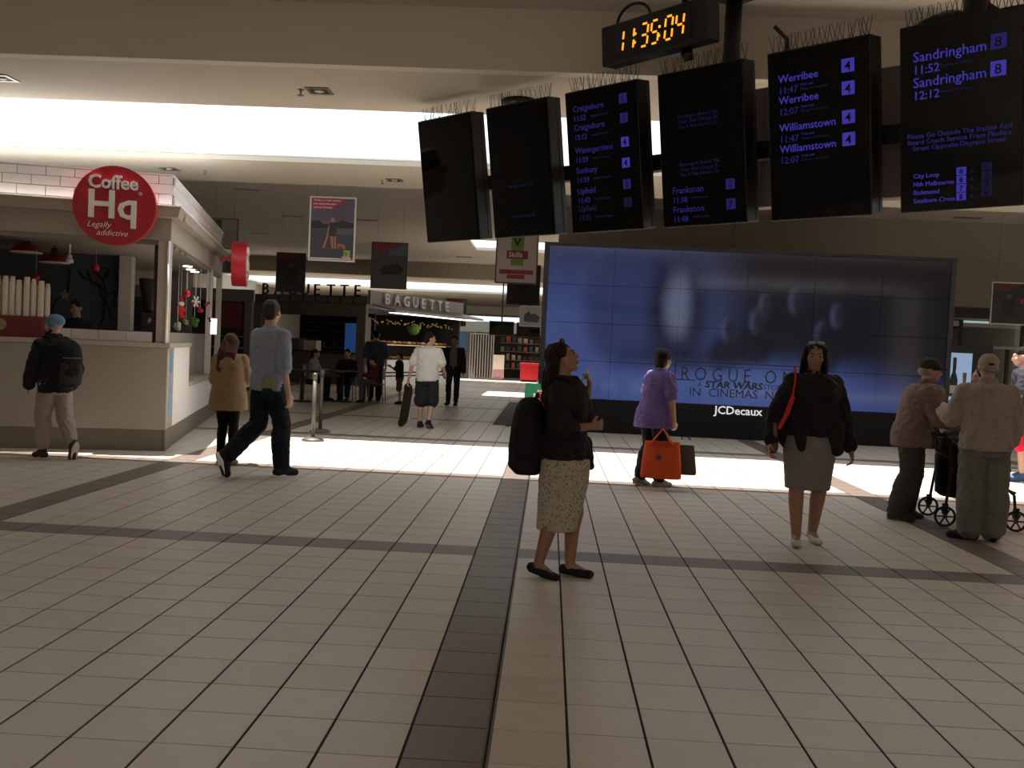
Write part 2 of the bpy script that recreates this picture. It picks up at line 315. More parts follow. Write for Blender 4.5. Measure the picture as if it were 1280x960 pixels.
MB().cyl((.30, .06, .16), (.30, .06, .6), .025, .025, 10).build('hanger', m_case, t, True)
# ------------------------------------------------------------------ coffee kiosk
KA = math.radians(14); KC = Vector((-4.78, 11.66, 0))
m_kc = M('kiosk_cream', '#a69d92', .6, var=.04, scale=3); m_kb = M('kiosk_plinth', '#7d7367', .7, var=.12, scale=5); m_top = M('counter_stone', '#b5aa98', .35, var=.1, scale=14)
m_brick = M('white_glazed_brick', '#e3d9d5', .25, var=.03, rnd=.04); m_mort = M('brick_mortar', '#5d5350', .9); m_post = M('kiosk_post', '#b3aa9f', .45, var=.04)
m_red = M('sign_red', '#b01626', .4, var=.05); m_white = M('gloss_white', '#f2f0ee', .4, var=.02); m_dred = M('dark_red_panel', '#6d1016', .5, var=.1); m_slate = M('slate_blue_wall', '#4a5058', .85, var=.12, scale=4)
m_gd0 = M('dark_platform', '#2a2624', .8); m_trim = M('kiosk_trim', '#8b8378', .6)
kt = thing('coffee_kiosk', 'cream coffee kiosk with white brick parapet and open counter window', 'kiosk', KC, KA)
def kw(x, y, z): return KC+Matrix.Rotation(KA, 3, 'Z') @ Vector((x, y, z))
KX, KY = -6.5, 6.6
Bx('front_counter', m_kc, kt, KX, 0, 0, .55, .27, 1.30, bevel=.006); Bx('plinth', m_kb, kt, KX, 0, .02, .55, 0, .268); Bx('side_plinth', m_kb, kt, -.5, -.012, .552, KY, 0, .268)
Bx('plinth_joint', m_black, kt, -.035, -.03, .015, .019, .0, .26)
Bx('counter_top', m_top, kt, KX, .03, -.03, .6, 1.302, 1.36, bevel=.006); Bx('side_counter_top', m_top, kt, -.55, .03, .602, 2.1, 1.302, 1.36, bevel=.006)
Bx('side_panel', m_white, kt, -.5, 0, .552, 2.1, .27, 1.30); Bx('low_side_panel', m_white, kt, -.5, 0, 2.102, KY, .27, .72)
Bx('low_ledge', m_top, kt, -.5, .03, 2.102, KY, .722, .78); Bx('recessed_panel', m_kc, kt, -.5, -.28, 2.102, KY, .782, 1.5)
Bx('corner_post', m_post, kt, -.15, 0, 0, .15, 1.362, 2.64, bevel=.006); Bx('dark_jamb', M('dark_jamb', '#2a1512', .6), kt, -.20, -.155, .06, .12, 1.362, 2.6)
for y in (4.9, KY-.1): Bx('side_post', m_post, kt, -.1, 0, y, y+.1, .8 if y > 2 else 1.362, 2.64, bevel=.004)
MB().cyl((-.02, -.015, 1.362), (-.02, -.015, 2.64), .018).build('white_conduit', m_white, kt, True)
Bx('front_fascia', m_kc, kt, KX, 0, 0, .12, 2.642, 2.92); Bx('side_fascia', m_kc, kt, -.12, 0, .122, KY, 2.642, 2.92)
Bx('front_track', m_trim, kt, KX, -.15, .03, .1, 2.585, 2.640); Bx('side_track', m_trim, kt, -.09, -.03, .152, KY, 2.585, 2.640)
MB().prism([(KX, 2.922), (.09, 2.922), (.12, 3.05), (KX, 3.05)], -.12, .3).build('front_cornice', M('cornice_taupe', '#9d9385', .7), kt)
Bx('side_cornice', MATS['cornice_taupe'], kt, -.3, .12, .302, KY, 2.922, 3.05)
Bx('cornice_edge', m_white, kt, KX, .13, -.13, .3, 3.052, 3.064); Bx('side_cornice_edge', m_white, kt, -.3, .13, .302, KY, 3.052, 3.064)
Bx('front_parapet', m_mort, kt, KX, -.012, .012, .2, 3.066, 3.445); Bx('side_parapet', m_mort, kt, -.2, -.012, .202, KY, 3.066, 3.445)
bw, bh = .325, .122
bm_ = MB().bx(.002, bw-.006, 0, .02, .002, bh-.006).mesh('brick', m_brick); bm2 = MB().bx(-.02, 0, .002, bw-.006, .002, bh-.006).mesh('brick', m_brick)
hm = MB().bx(.002, bw/2-.006, 0, .02, .002, bh-.006).mesh('brick', m_brick); cap_h = .047
for r in range(4):
    z = 3.064+(-.075 if 0 else 0)+r*bh-.09
    for i in range(12):
        x = -bw*(i+1)-(bw/2 if r % 2 else 0)
        z0, z1 = max(z, 3.066), min(z+bh, 3.447)
        if z1-z0 < .02: continue
        me = bm_ if z1-z0 > bh-.003 else None
        o = bpy.data.objects.new('brick', me) if me else MB().bx(.002, bw-.006, 0, .02, .0, z1-z0-.006).build('brick', m_brick)
        if me: C.objects.link(o)
        o.parent = kt; o.location = (x, -.008, z if me else z0)
    if r % 2 and 1:
        z0, z1 = max(z, 3.066), min(z+bh, 3.447)
        MB().bx(-bw/2+.002, -.004, -.008, .012, z0, z1-.006).build('brick', m_brick, kt)
    for i in range(19):
        z0, z1 = max(z, 3.066), min(z+bh, 3.447)
        if z1-z0 > bh-.003: o = bpy.data.objects.new('brick', bm2); C.objects.link(o)
        else: o = MB().bx(-.02, 0, .002, bw-.006, 0, z1-z0-.006).build('brick', m_brick)
        o.parent = kt; o.location = (.008, .012+bw*i+(bw/2 if r % 2 else 0), z if z1-z0 > bh-.003 else z0)
Bx('parapet_cap', m_white, kt, KX, .012, -.01, KY, 3.449, 3.46)
Bx('inner_ceiling', m_kc, kt, KX, -.15, .15, KY, 2.66, 2.70); Bx('back_wall', m_slate, kt, KX, -1.22, 3.3, 3.4, 0, 2.655); Bx('inner_partition', m_post, kt, -1.2, -1.02, 3.1, 3.4, 0, 2.655)
Bx('inner_back_wall', M('dim_inner_wall', '#5c5750', .8), kt, -1.01, -.51, 6.3, 6.4, 0, 2.655); Bx('left_wall', m_slate, kt, KX, KX+.1, .6, 3.3, 0, 2.655)
Bx('raised_floor', m_gd0, kt, KX+.1, -.52, .56, 3.28, 0, .22); Bx('upstand', m_mort, kt, -2.4, -.22, .40, .5, 1.362, 1.50)
tl = MB().bx(.003, .327, 0, .02, 0, .125).mesh('tile', m_brick)
for i in range(7):
    o = bpy.data.objects.new('tile', tl); C.objects.link(o); o.parent = kt; o.location = (-2.45+i*.33-.1, .385, 1.366)
m_lamp = M('downlight_glow', '#ffffff', .4, emis='#fff4e4', es=6)
for x, y in ((-.38, 1.95), (-.40, 4.7), (-.45, 5.5), (-.45, 6.1)):
    MB().cyl((x, y, 2.66), (x, y, 2.645), .075, .075, 16).build('downlight', m_lamp, kt)
for i in range(3): MB().box((-.02, .5+i*.5, 2.6), (.02, .1, .03)).build('latch', m_alu, kt)
# vine drawn on the slate wall
random.seed(3)
for k in range(6):
    x, z = -1.95+k*.13, 2.4; a = -1.3
    pts = [Vector((x, 3.285, z))]
    for i in range(16):
        a += random.uniform(-.7, .7); x += .04*math.cos(a); x = min(-1.25, x); z += .06*math.sin(a)*(1 if a < 0 else .5); z = max(1.55, min(2.5, z)); pts.append(Vector((x, 3.285, z)))
    MB().tube(pts, .014, 5).build('vine_ornament', m_black, kt)
# posters on the side panel
for i, (z0, z1, c) in enumerate(((.98, 1.27, '#5d93c4'), (.72, .96, '#8f9fc8'), (.42, .70, '#6fb0d8'))):
    o = Bx('notice', M('notice_%d' % i, c, .4, var=.5, scale=16), kt, .0, .004, .22, .40, z0, z1)
# round signs
def round_sign(loc, rz, lab, dp=.13, k=1):
    t = thing('round_sign', lab, 'sign', loc, rz, 'round red coffee signs'); R = .475; t.scale = (k, k, k)
    MB().loft([((0, .0, 0), (R, 0, 0), (0, 0, R)), ((0, dp, 0), (R, 0, 0), (0, 0, R))], 64).build('disc', m_red, t)
    text('Coffee', .225, m_white, t, (-.305, -.012, .2), 'lettering', sx=.93, bold=.005, ext=.012)
    text('Hq', .47, m_white, t, (-.32, -.012, -.15), 'lettering', sx=1.02, bold=.008, ext=.012)
    text('®', .06, m_white, t, (.27, -.006, .14), 'lettering', ext=.003); text('Legally', .1, m_white, t, (-.31, -.006, -.27), 'lettering', ext=.003, shear=.35, bold=-.001)
    text('addictive', .1, m_white, t, (-.2, -.006, -.365), 'lettering', ext=.003, shear=.35, bold=-.001)
    return t
round_sign(kw(-.62, -.27, 3.0), KA, 'large round red Coffee Hq sign on the kiosk front')
t = round_sign(kw(.62, 4.35, 2.72), KA+math.radians(90), 'round red coffee sign on bracket, seen edge-on at kiosk side', .3, .8)
MB().box((0, .40, .12), (.07, .36, .07), Matrix.Rotation(-.5, 3, 'X')).build('bracket', m_red, t); MB().box((0, .41, -.1), (.1, .2, .2)).build('junction_box', m_case, t)
# cups, lamps and counter goods
m_cup = M('paper_cup', '#e8dccb', .6, var=.03)
Bx('display_box', m_dred, None, 0, 1.4, 0, .3, 0, .255); db = bpy.data.objects['display_box']; db.location = kw(-2.9, .12, 1.361); db.rotation_euler = (0, 0, KA)
tag(db, 'dark red counter box under the paper cup stacks', 'box'); o = MB().loft([((.93, -.004, .15), (.07, 0, 0), (0, 0, .07)), ((.93, .004, .15), (.07, 0, 0), (0, 0, .07))], 20).build('round_badge', M('tan_badge', '#a08660', .6), db)
for i, (x, hh, r) in enumerate(((-2.05, .40, .036), (-1.965, .40, .041), (-1.885, .40, .036), (-1.81, .36, .036), (-1.72, .40, .041), (-1.64, .38, .036), (-1.555, .36, .042), (-1.50+.02, .33, .03))):
    b = MB(); n = int(hh/.022); rg = []
    for q in range(n): rg += [(0, 0, q*.022, r*.96, r*.96), (0, 0, q*.022+.014, r, r), (0, 0, q*.022+.0215, r*1.05, r*1.05)]
    rg += [(0, 0, hh, r, r), (0, 0, hh+.09, r*.74, r*.74)]
    b.zloft(rg, 16); o = b.build('paper_cup_stack', m_cup, None, True); o.location = kw(x, .27, 1.618)
    tag(o, ['leftmost', 'second from left', 'third from left', 'short fourth', 'tall fifth', 'sixth', 'seventh', 'rightmost short'][i]+' stack of upturned paper cups on dark red box', 'cup stack', 'paper cup stacks on the kiosk counter')
b = MB().zloft([(0, 0, q*.02, .028+.002*(q % 2), .028+.002*(q % 2)) for q in range(14)], 12); o = b.build('paper_cup_stack', m_cup, None, True); o.location = kw(-1.41, .3, 1.3615); tag(o, 'small separate stack of tiny cups on kiosk counter', 'cup stack')
def pendant(px, py, Y, lab):
    p = at(px, py, Y); t = thing('pendant_lamp', lab, 'lamp', p, 0, 'red dome pendant lamps'); 
    MB().zloft([(0, 0, 0, .20, .20), (0, 0, .02, .20, .20), (0, 0, .09, .13, .13), (0, 0, .12, .05, .05), (0, 0, .2, .04, .04)], 24).build('lamp_shade', m_dred, t, True)
    MB().zloft([(0, 0, -.012, .20, .20), (0, 0, 0, .205, .205)], 24).build('rim', m_cup, t); MB().cyl((0, 0, .2), (0, 0, 2.66-p.z), .008).build('cord', m_black, t)
pendant(33, 315, 12.7, 'left red dome pendant lamp above the paper cups'); pendant(68, 328, 13.2, 'right red dome pendant lamp inside coffee kiosk')
p = at(87, 327, 12.9); t = thing('white_ceiling_lamp', 'slim white lamp hanging inside coffee kiosk', 'lamp', p)
MB().cyl((0, 0, .08), (0, 0, 2.66-p.z), .012).build('stem', m_white, t); MB().zloft([(0, 0, -.02, .05, .05), (0, 0, .03, .05, .05), (0, 0, .035, .035, .035), (0, 0, .09, .03, .03)], 16).build('head', m_white, t, True)
p = at(187, 409, 12.35); p.z = 1.361; t = thing('coffee_grinder', 'black coffee grinder with conical bean hopper on the counter', 'grinder', p, KA)
Bx('body', m_black, t, -.1, .1, -.12, .12, 0, .38, bevel=.02); MB().zloft([(0, 0, .382, .06, .06), (0, 0, .45, .08, .08), (0, 0, .8, .15, .15), (0, 0, .83, .15, .15)], 20).build('hopper', m_case, t, True); MB().zloft([(0, 0, .832, .15, .15), (0, 0, .86, .08, .08)], 20).build('lid', m_alu, t, True); MB().cyl((.02, -.12, .3), (.02, -.2, .26), .02).build('spout', m_alu, t)
b = MB().bx(-.35, .25, -.12, .12, 0, .05); o = b.build('serving_tray', m_dred); o.location = kw(-1.12, .72, 1.361); o.rotation_euler = (0, 0, KA); tag(o, 'dark red tray on the kiosk counter before the grinder', 'tray')
m_gold = M('old_gold', '#8d7a50', .5, .3)
def star(p, R, mat, name, lab, cat, n=5, k=.42, rz=0, parts=False):
    pts = [((R if i % 2 == 0 else R*k)*math.sin(PI*i/n), (R if i % 2 == 0 else R*k)*math.cos(PI*i/n)) for i in range(2*n)]
    o = MB().prism(pts, -.01, .01).build(name, mat); o.location = p; o.rotation_euler = (0, 0, rz); return tag(o, lab, cat)
star(at(81, 369, 13.6), .09, m_gold, 'star_ornament', 'dull gold star hanging inside coffee kiosk', 'star')
def bauble(px, py, Y, r, lab):
    t = thing('bauble', lab, 'bauble', at(px, py, Y), 0, 'red baubles'); MB().ell((0, 0, 0), (r, r, r)).build('ball', M('bauble_red', '#c01424', .2), t, True); MB().cyl((0, 0, r*.95), (0, 0, r*1.2), r*.2).build('cap', m_gold, t); MB().cyl((0, 0, r*1.2), (0, 0, r*1.2+.35), .002, None, 4).build('string', m_white, t)
bauble(120, 335, 13.6, .055, 'red bauble on the vine wall right of pendant lamps'); bauble(45, 347, 12.6, .045, 'red bauble hanging over the paper cups'); bauble(234, 367, 12.9, .05, 'red bauble above the small Santa in the side window')
# Christmas goods in the side window
def sidew(px, py, xin=-.35):
    best = None
    for k in range(0, 400):
        y = .1+k*.01; q = kw(xin, y, 0); pxx = at(px, py, q.y)
        d = abs(pxx.x-q.x)
        if best is None or d < best[0]: best = (d, pxx)
    return best[1]
p = sidew(226, 385); t = thing('santa_figure', 'small red felt Santa doll in the kiosk side window', 'doll', p, KA+1.2); p = t.location
MB().ell((0, 0, -.02), (.07, .05, .08)).build('body', M('santa_red', '#c3202a', .8), t, True); MB().ell((0, -.01, .07), (.05, .045, .045)).build('beard', m_white, t, True); MB().ell((0, -.03, .085), (.028, .025, .025)).build('face', M('santa_skin', '#d9a58c', .6), t, True); MB().zloft([(0, 0, .1, .05, .045), (0, 0, .15, .03, .03), (.03, 0, .19, .008, .008)], 12).build('hat', MATS['santa_red'], t, True)
for s in (-1, 1): MB().cap((s*.06, 0, .0), .02, (s*.11, -.02, -.06), .018).build('arm', MATS['santa_red'], t, True); MB().cap((s*.035, 0, -.09), .024, (s*.045, -.03, -.15), .02).build('leg', MATS['santa_red'], t, True)
MB().cyl((0, 0, .19), (0, 0, 2.58-p.z), .003, None, 5).build('string', m_white, t)
p = sidew(245, 377); t = thing('snowflake_ornament', 'white wooden snowflake ornament in kiosk side window', 'ornament', p, KA+1.0); b = MB()
for k in range(3): b.box((0, 0, 0), (.2, .012, .022), Matrix.Rotation(k*PI/3, 3, 'Y'))
for k in range(6):
    a = k*PI/3; c = Vector((math.cos(a), 0, -math.sin(a)))
    for s in (-1, 1): b.box(c*.07, (.05, .012, .016), Matrix.Rotation(a+s*.8, 3, 'Y'))
b.build('flake', m_white, t); MB().ell((-.07, .0, -.03), (.03, .02, .03)).build('red_bead', MATS['santa_red'], t, True); MB().cyl((0, 0, .1), (0, 0, 2.58-p.z), .003, None, 5).build('string', m_white, t)
for i, (px, py, r, c, l) in enumerate(((250, 388, .06, '#b5231f', 'red ribbon bow ornament under the snowflake'), (222, 408, .07, '#b8b0a4', 'pale plush toy at the foot of the side window'), (232, 402, .055, '#a58b86', 'pinkish plush toy beside the pale plush'), (243, 402, .09, '#3c5a1e', 'dark green wreath bundle in the side window'), (259, 380, .05, '#9c2a22', 'small red house ornament right of the snowflake'), (263, 400, .045, '#a31d1d', 'little red stocking at the end of side window'))):
    p = sidew(px, py); t = thing('christmas_ornament', l, 'ornament', p, KA, 'Christmas ornaments in the side window'); mm = M('ornament_%d' % i, c, .8, var=.3, scale=30, bump=.6, bscale=50); b = MB(); random.seed(i)
    for q in range(6): b.ell((random.uniform(-.5, .5)*r, random.uniform(-.5, .5)*r, random.uniform(-.6, .6)*r), (r*.55, r*.5, r*.55))
    b.build('body', mm, t, True); MB().cyl((0, 0, r), (0, 0, max(r+.05, 2.58-p.z)), .003, None, 5).build('string', m_white, t)
o = Bx('lit_menu_screen', M('lit_screen', '#ffffff', .4, emis='#dff0ff', es=2.5), None, -.05, .05, -.01, .01, -.13, .13); o.location = sidew(267, 408, -.3); o.rotation_euler = (0, 0, KA+.5); tag(o, 'narrow bright screen at far end of kiosk side window', 'screen')
# ------------------------------------------------------------------ video wall
VW, VH = 7.30, 2.80; VO = Vector((-.08, 17.5, .62))
vt = thing('video_wall', 'large black framed video wall showing a blue film advertisement', 'screen', (VO.x, VO.y, 0))
def screen_mat():
    m = bpy.data.materials.new('video_wall_picture'); m.use_nodes = True; nt = m.node_tree; N = nt.nodes; L = nt.links; b = N['Principled BSDF']
    tc = N.new('ShaderNodeTexCoord'); tc.object = vt; sp = N.new('ShaderNodeSeparateXYZ'); L.new(tc.outputs['Object'], sp.inputs[0])
    def mth(op, a, c=None, cl=False):
        n = N.new('ShaderNodeMath'); n.operation = op; n.use_clamp = cl
        for i, q in enumerate((a, c)):
            if q is None: continue
            if isinstance(q, (int, float)): n.inputs[i].default_value = q
            else: L.new(q, n.inputs[i])
        return n.outputs[0]
    nz = N.new('ShaderNodeTexNoise'); nz.inputs['Scale'].default_value = 1.6; nz.inputs['Detail'].default_value = 5; L.new(tc.outputs['Object'], nz.inputs['Vector'])
    u = mth('MULTIPLY', sp.outputs[0], 1/VW); v = mth('MULTIPLY', mth('SUBTRACT', sp.outputs[2], VO.z), 1/VH)
    v = mth('ADD', v, mth('MULTIPLY', mth('SUBTRACT', nz.outputs['Fac'], .5), .05))
    def ss(x, a, c):
        n = N.new('ShaderNodeMapRange'); n.interpolation_type = 'SMOOTHSTEP'; n.inputs[1].default_value = a; n.inputs[2].default_value = c; L.new(x, n.inputs[0]); return n.outputs[0]
    def ell(u0, v0, ru, rv, soft):
        a = mth('POWER', mth('MULTIPLY', mth('SUBTRACT', u, u0), 1/ru), 2); c = mth('POWER', mth('MULTIPLY', mth('SUBTRACT', v, v0), 1/rv), 2)
        return mth('SUBTRACT', 1, ss(mth('SQRT', mth('ADD', a, c)), 1-soft, 1+soft))
    cur = None
    def lay(mask, col, k=1):
        nonlocal cur
        mx = N.new('ShaderNodeMixRGB'); L.new(mth('MULTIPLY', mask, k), mx.inputs[0]); mx.inputs[2].default_value = lin(col)
        if cur is None: mx.inputs[1].default_value = lin('#4c5f9c')
        else: L.new(cur, mx.inputs[1])
        cur = mx.outputs[0]
    lay(ss(v, .5, 1.0), '#3e4468', .9)  # reflection tone painted into the upper picture as dull lilac
    lay(ell(.22, .60, .12, .40, .3), '#262f55', .8)
    lay(ell(.20, .62, .085, .34, .5), '#39477a', .6)
    dk = mth('MULTIPLY', ss(u, .30, .55), ss(v, .16, .42)); lay(dk, '#0c0b13', .96)
    lay(mth('MULTIPLY', ss(u, .62, .98), ss(v, -.15, .30)), '#0b0b16', .92)
    lay(ell(.335, .60, .075, .36, .45), '#11152b', .85)
    lay(mth('MULTIPLY', ell(.337, .64, .04, .2, .6), mth('SUBTRACT', 1, ss(u, .335, .385))), '#8088a8', .75)
    lay(ell(.34, .27, .1, .13, .6), '#1a2142', .8)
    for q in ((.455, .50), (.545, .66), (.525, .56), (.62, .70), (.69, .50), (.725, .62)):
        lay(ell(q[0], q[1]-.17, .045, .12, .4), '#12131f', .85); lay(ell(q[0], q[1], .016, .075, .5), '#565d80', .6); lay(ell(q[0]+.009, q[1], .014, .075, .5), '#11121e', .8)
    lay(ell(.45, .09, .32, .13, .8), '#6580c4', .65)
    lay(mth('SUBTRACT', 1, ss(v, .0, .3)), '#35488a', .35)
    b.inputs['Base Color'].default_value = (.006, .006, .01, 1); b.inputs['Roughness'].default_value = .07; b.inputs['Specular IOR Level'].default_value = .6
    L.new(cur, b.inputs['Emission Color']); b.inputs['Emission Strength'].default_value = .5
    return m
m_pic = screen_mat(); pw, ph = VW/6, VH/4
pm = MB().bx(.004, pw-.004, -.03, 0, .004, ph-.004).mesh('screen_panel', m_pic)
for i in range(6):
    for j in range(4):
        o = bpy.data.objects.new('screen_panel', pm); C.objects.link(o); o.parent = vt; o.location = (i*pw, 0, VO.z+j*ph)
b = MB().bx(-.09, VW+.09, .001, .6, .0, VO.z+VH+.06); b.build('housing', m_case, vt)
MB().bx(-.09, -.003, -.04, 0, .0, VO.z+VH+.06).bx(VW+.003, VW+.09, -.04, 0, 0, VO.z+VH+.06).bx(-.003, VW+.003, -.04, 0, VO.z+VH+.003, VO.z+VH+.06).build('bezel', m_case, vt)
Bx('plinth', M('plinth_black', '#0c0b0a', .5, var=.15, spec=.2), vt, -.003, VW+.003, -.04, 0, 0, VO.z-.003)
m_navy = M('navy_print', '#070a18', .4); m_pw = M('lit_white_letter', '#d8d8d8', .4, emis='#e8e8e8', es=.5)
def vtext(px, py, s, body, mat, **k):
    p = at(px, py, VO.y-.05); text(body, s, mat, vt, (p.x-VO.x, -.036 if mat is m_navy else -.044, p.z), 'lettering', **k)
vtext(850, 474.5, .36, 'R O G U E   O N E', m_navy, sx=.80, bold=-.002); vtext(872, 483, .11, 'A', m_navy); vtext(881, 484, .17, 'STAR WARS', m_navy, sx=1.15, bold=.006, shear=.12); vtext(954, 487, .13, 'STORY', m_navy)
vtext(861, 494.5, .22, 'IN  CINEMAS  NOW', m_navy, sx=1.0); vtext(893, 517, .21, 'JCDecaux', m_pw, sx=1.02, bold=.003)
b = MB()
def fr_(p, q): b.box((p+q)/2-Vector((VO.x, VO.y, 0)), (abs(p.x-q.x)+.02, .006, abs(p.z-q.z)+.02))
P = lambda x, y: Vector((at(x, y, VO.y).x, VO.y-.033, at(x, y, VO.y).z))
a = P(844, 452); c = P(1035, 460); d = P(845, 474); a.z = c.z; d.x = a.x; fr_(a, c); fr_(a, d); fr_(d, Vector((P(868, 474).x, d.y, d.z))); b.build('title_frame', m_navy, vt)
o = MB().cyl((0, 0, 0), (0, 0, 1.2), .02).build('hanger_rod', m_spk, None); o.location = (at(917, 318, 17.7).x, 17.7, 3.53); tag(o, 'thin steel rod rising from the top of the video wall', 'rod')
# ------------------------------------------------------------------ hanging posters
m_pfr = M('poster_frame', '#b4b0a8', .4, .4, var=.05); m_pdk = M('poster_frame_dark', '#3a3532', .5); m_pink = M('poster_red', '#8c1a30', .5, var=.05); m_grn = M('poster_green', '#6a8c34', .5, var=.1); m_paper = M('poster_paper', '#cfc8c2', .6, var=.03)
def poster(x0, y0, x1, y1, Y, lab, ceil, kind, fm=None):
    p, q = at(x0, y0, Y), at(x1, y1, Y); w = abs(q.x-p.x); h = p.z-q.z; cx = (p.x+q.x)/2
    t = thing('hanging_poster', lab, 'poster', (cx, Y, q.z), 0, 'posters hanging from the ceiling'); fm = fm or m_pdk; e = .025*w+.006
    MB().bx(-w/2, -w/2+e, -.015, .015, 0, h).bx(w/2-e, w/2, -.015, .015, 0, h).bx(-w/2+e, w/2-e, -.015, .015, 0, e).bx(-w/2+e, w/2-e, -.015, .015, h-e, h).build('frame', fm, t)
    for s in (-1, 1): MB().cyl((s*w*.35, 0, h), (s*w*.35, 0, ceil-q.z), .002, None, 5).build('wire', m_black, t)
    cols = {'dusk': '#2b2630', 'skills': '#b9b0ac', 'dark': '#1b1718', 'grey': '#4a4a4c', 'pale': '#8a8480', 'palegreen': '#7d7872'}
    Bx('sheet', M('poster_%s' % kind, cols[kind], .45, var=.25 if kind != 'skills' else .03, scale=5), t, -w/2+e, w/2-e, -.006, .006, e, h-e)
    y = -.0075
    def R(u0, u1, v0, v1, m, n='print', d=.0012): return MB().bx(-w/2+u0*w, -w/2+u1*w, y-d, y, v0*h, v1*h).build(n, m, t)
    def PO(pts, m, d=.0016, n='print'): return MB().prism([(-w/2+a*w, c*h) for a, c in pts], y-d, y).build(n, m, t)
    if kind == 'dusk':
        R(.04, .96, .60, .97, M('dusk_sky', '#443a50', .5, var=.3, scale=2)); R(.04, .96, .50, .62, M('dusk_glow', '#5c4348', .5, var=.2), d=.0013)
        PO([(.04, .62), (.2, .63), (.3, .58), (.45, .57), (.6, .61), (.72, .64), (.82, .62), (.96, .60), (.96, .52), (.04, .50)], m_black, .0018)
        R(.55, .94, .42, .52, M('dusk_road', '#463f46', .6), d=.002)
        PO([(.44, .60), (.56, .60), (.60, .50), (.57, .38), (.43, .38), (.42, .5)], m_case, .003); sk = M('print_skin', '#8a5a44', .6)
        b = MB().loft([((-w/2+.5*w, y-.004, .645*h), (.045*w, 0, 0), (0, 0, .035*h)), ((-w/2+.5*w, y, .645*h), (.045*w, 0, 0), (0, 0, .035*h))], 14); b.build('print', sk, t)
        PO([(.44, .56), (.42, .56), (.37, .36), (.30, .20), (.34, .2), (.41, .36)], sk, .004); PO([(.46, .39), (.52, .39), (.54, .2), (.50, .2)], sk, .004); PO([(.54, .39), (.58, .39), (.60, .2), (.56, .2)], sk, .004)
        PO([(.62, .28), (.78, .27), (.8, .2), (.74, .2), (.72, .23), (.66, .23), (.63, .2)], M('print_orange', '#8a4a22', .6), .004)
        R(.045, .955, .035, .05, m_paper); R(.76, .90, .07, .18, m_grn, d=.004); R(.71, .95, .02, .07, m_pink, d=.005)
        text('V', .09*w, m_black, t, (-w/2+.79*w, y-.006, .10*h), 'lettering', bold=.002); text('Skills', .10*w, m_paper, t, (-w/2+.72*w, y-.007, .03*h), 'lettering', ext=.001)
    if kind in ('dusk', 'dark', 'grey'):
        lines = ["'Thanks to V Skills, I haven't", 'been abducted by aliens', "since last Thursday.'"] if kind == 'dusk' else ['', '', '']
        mm = m_pink if kind != 'dark' else M('poster_red_dim', '#5a1420', .5)
        for i, (s, u) in enumerate(zip(lines, (.78, .68, .55))):
            R(.05, u, .92-.055*i, .965-.055*i, mm, d=.003)
            if s: text(s, .052*w, m_paper, t, (-w/2+.075*w, y-.005, (.93-.055*i)*h), 'lettering', ext=.0006)
        if kind == 'grey': R(.5, .97, .72, .97, M('poster_blue', '#55697c', .5, var=.2), d=.0013); PO([(.3, .3), (.8, .32), (.9, .42), (.75, .55), (.4, .5), (.25, .4)], M('poster_shadow', '#262526', .6, var=.3), .002)  # dark shape printed on the grey sheet
        if kind == 'dark': PO([(.3, .2), (.7, .2), (.68, .5), (.6, .6), (.4, .6), (.32, .5)], m_black, .002); R(.42, .55, .6, .72, M('print_face', '#4a3c38', .6), d=.002); R(.8, .87, .5, .62, m_pink, d=.002)
    if kind == 'skills':
        R(.36, .66, .36, 1-.03, m_grn, d=.002); R(.26, .76, .49, .65, m_pink, d=.003); R(.1, .9, .19, .275, m_pink, d=.003); R(.28, .7, .10, .18, m_pink, d=.003)
        text('V', .26*w, m_black, t, (-w/2+.42*w, y-.004, .74*h), 'lettering', bold=.01); text('Skills', .17*w, m_paper, t, (-w/2+.3*w, y-.005, .525*h), 'lettering', bold=.002)
    if kind == 'palegreen': R(.06, .4, .45, .95, M('print_dark_green', '#2f4a2c', .6, var=.3), d=.002)
    if kind == 'pale': PO([(.2, .25), (.8, .2), (.9, .45), (.7, .65), (.5, .6), (.4, .75), (.2, .55)], M('poster_shadow2', '#3c3836', .6, var=.4, scale=20), .002)  # dark shape printed on the pale sheet
    return t
poster(388, 245, 443, 328, 16.2, 'dusk poster of a woman walking a dog, silver framed, largest hanging', 4.16, 'dusk', m_pfr)
poster(346, 315, 381, 366, 24, 'dark red topped poster above the man in blue shirt', 4.75, 'dark'); poster(465, 302, 508, 362, 22.5, 'grey poster with red heading hanging before the baguette sign', 4.75, 'grey')
poster(621, 290, 671, 356, 21, 'pale poster with green V and red Skills panel below boards', 4.75, 'skills', M('poster_edge_red', '#5a2a2a', .5)); poster(635, 330, 674, 382, 27, 'black poster back hanging just behind the pale Skills poster', 4.75, 'dark')
poster(558, 373, 582, 408, 40, 'small far grey poster with red heading above man in black jacket', 4.75, 'grey'); poster(650, 382, 677, 409, 37, 'small far white framed photo poster left of video wall', 4.75, 'pale', m_pfr)
poster(1240, 352, 1283, 407, 20, 'dark red topped poster at the right edge of picture', 4.75, 'dark', m_pfr); poster(264, 272, 297, 312, 20.5, 'pale poster with green patch behind the kiosk side sign', 4.75, 'palegreen')
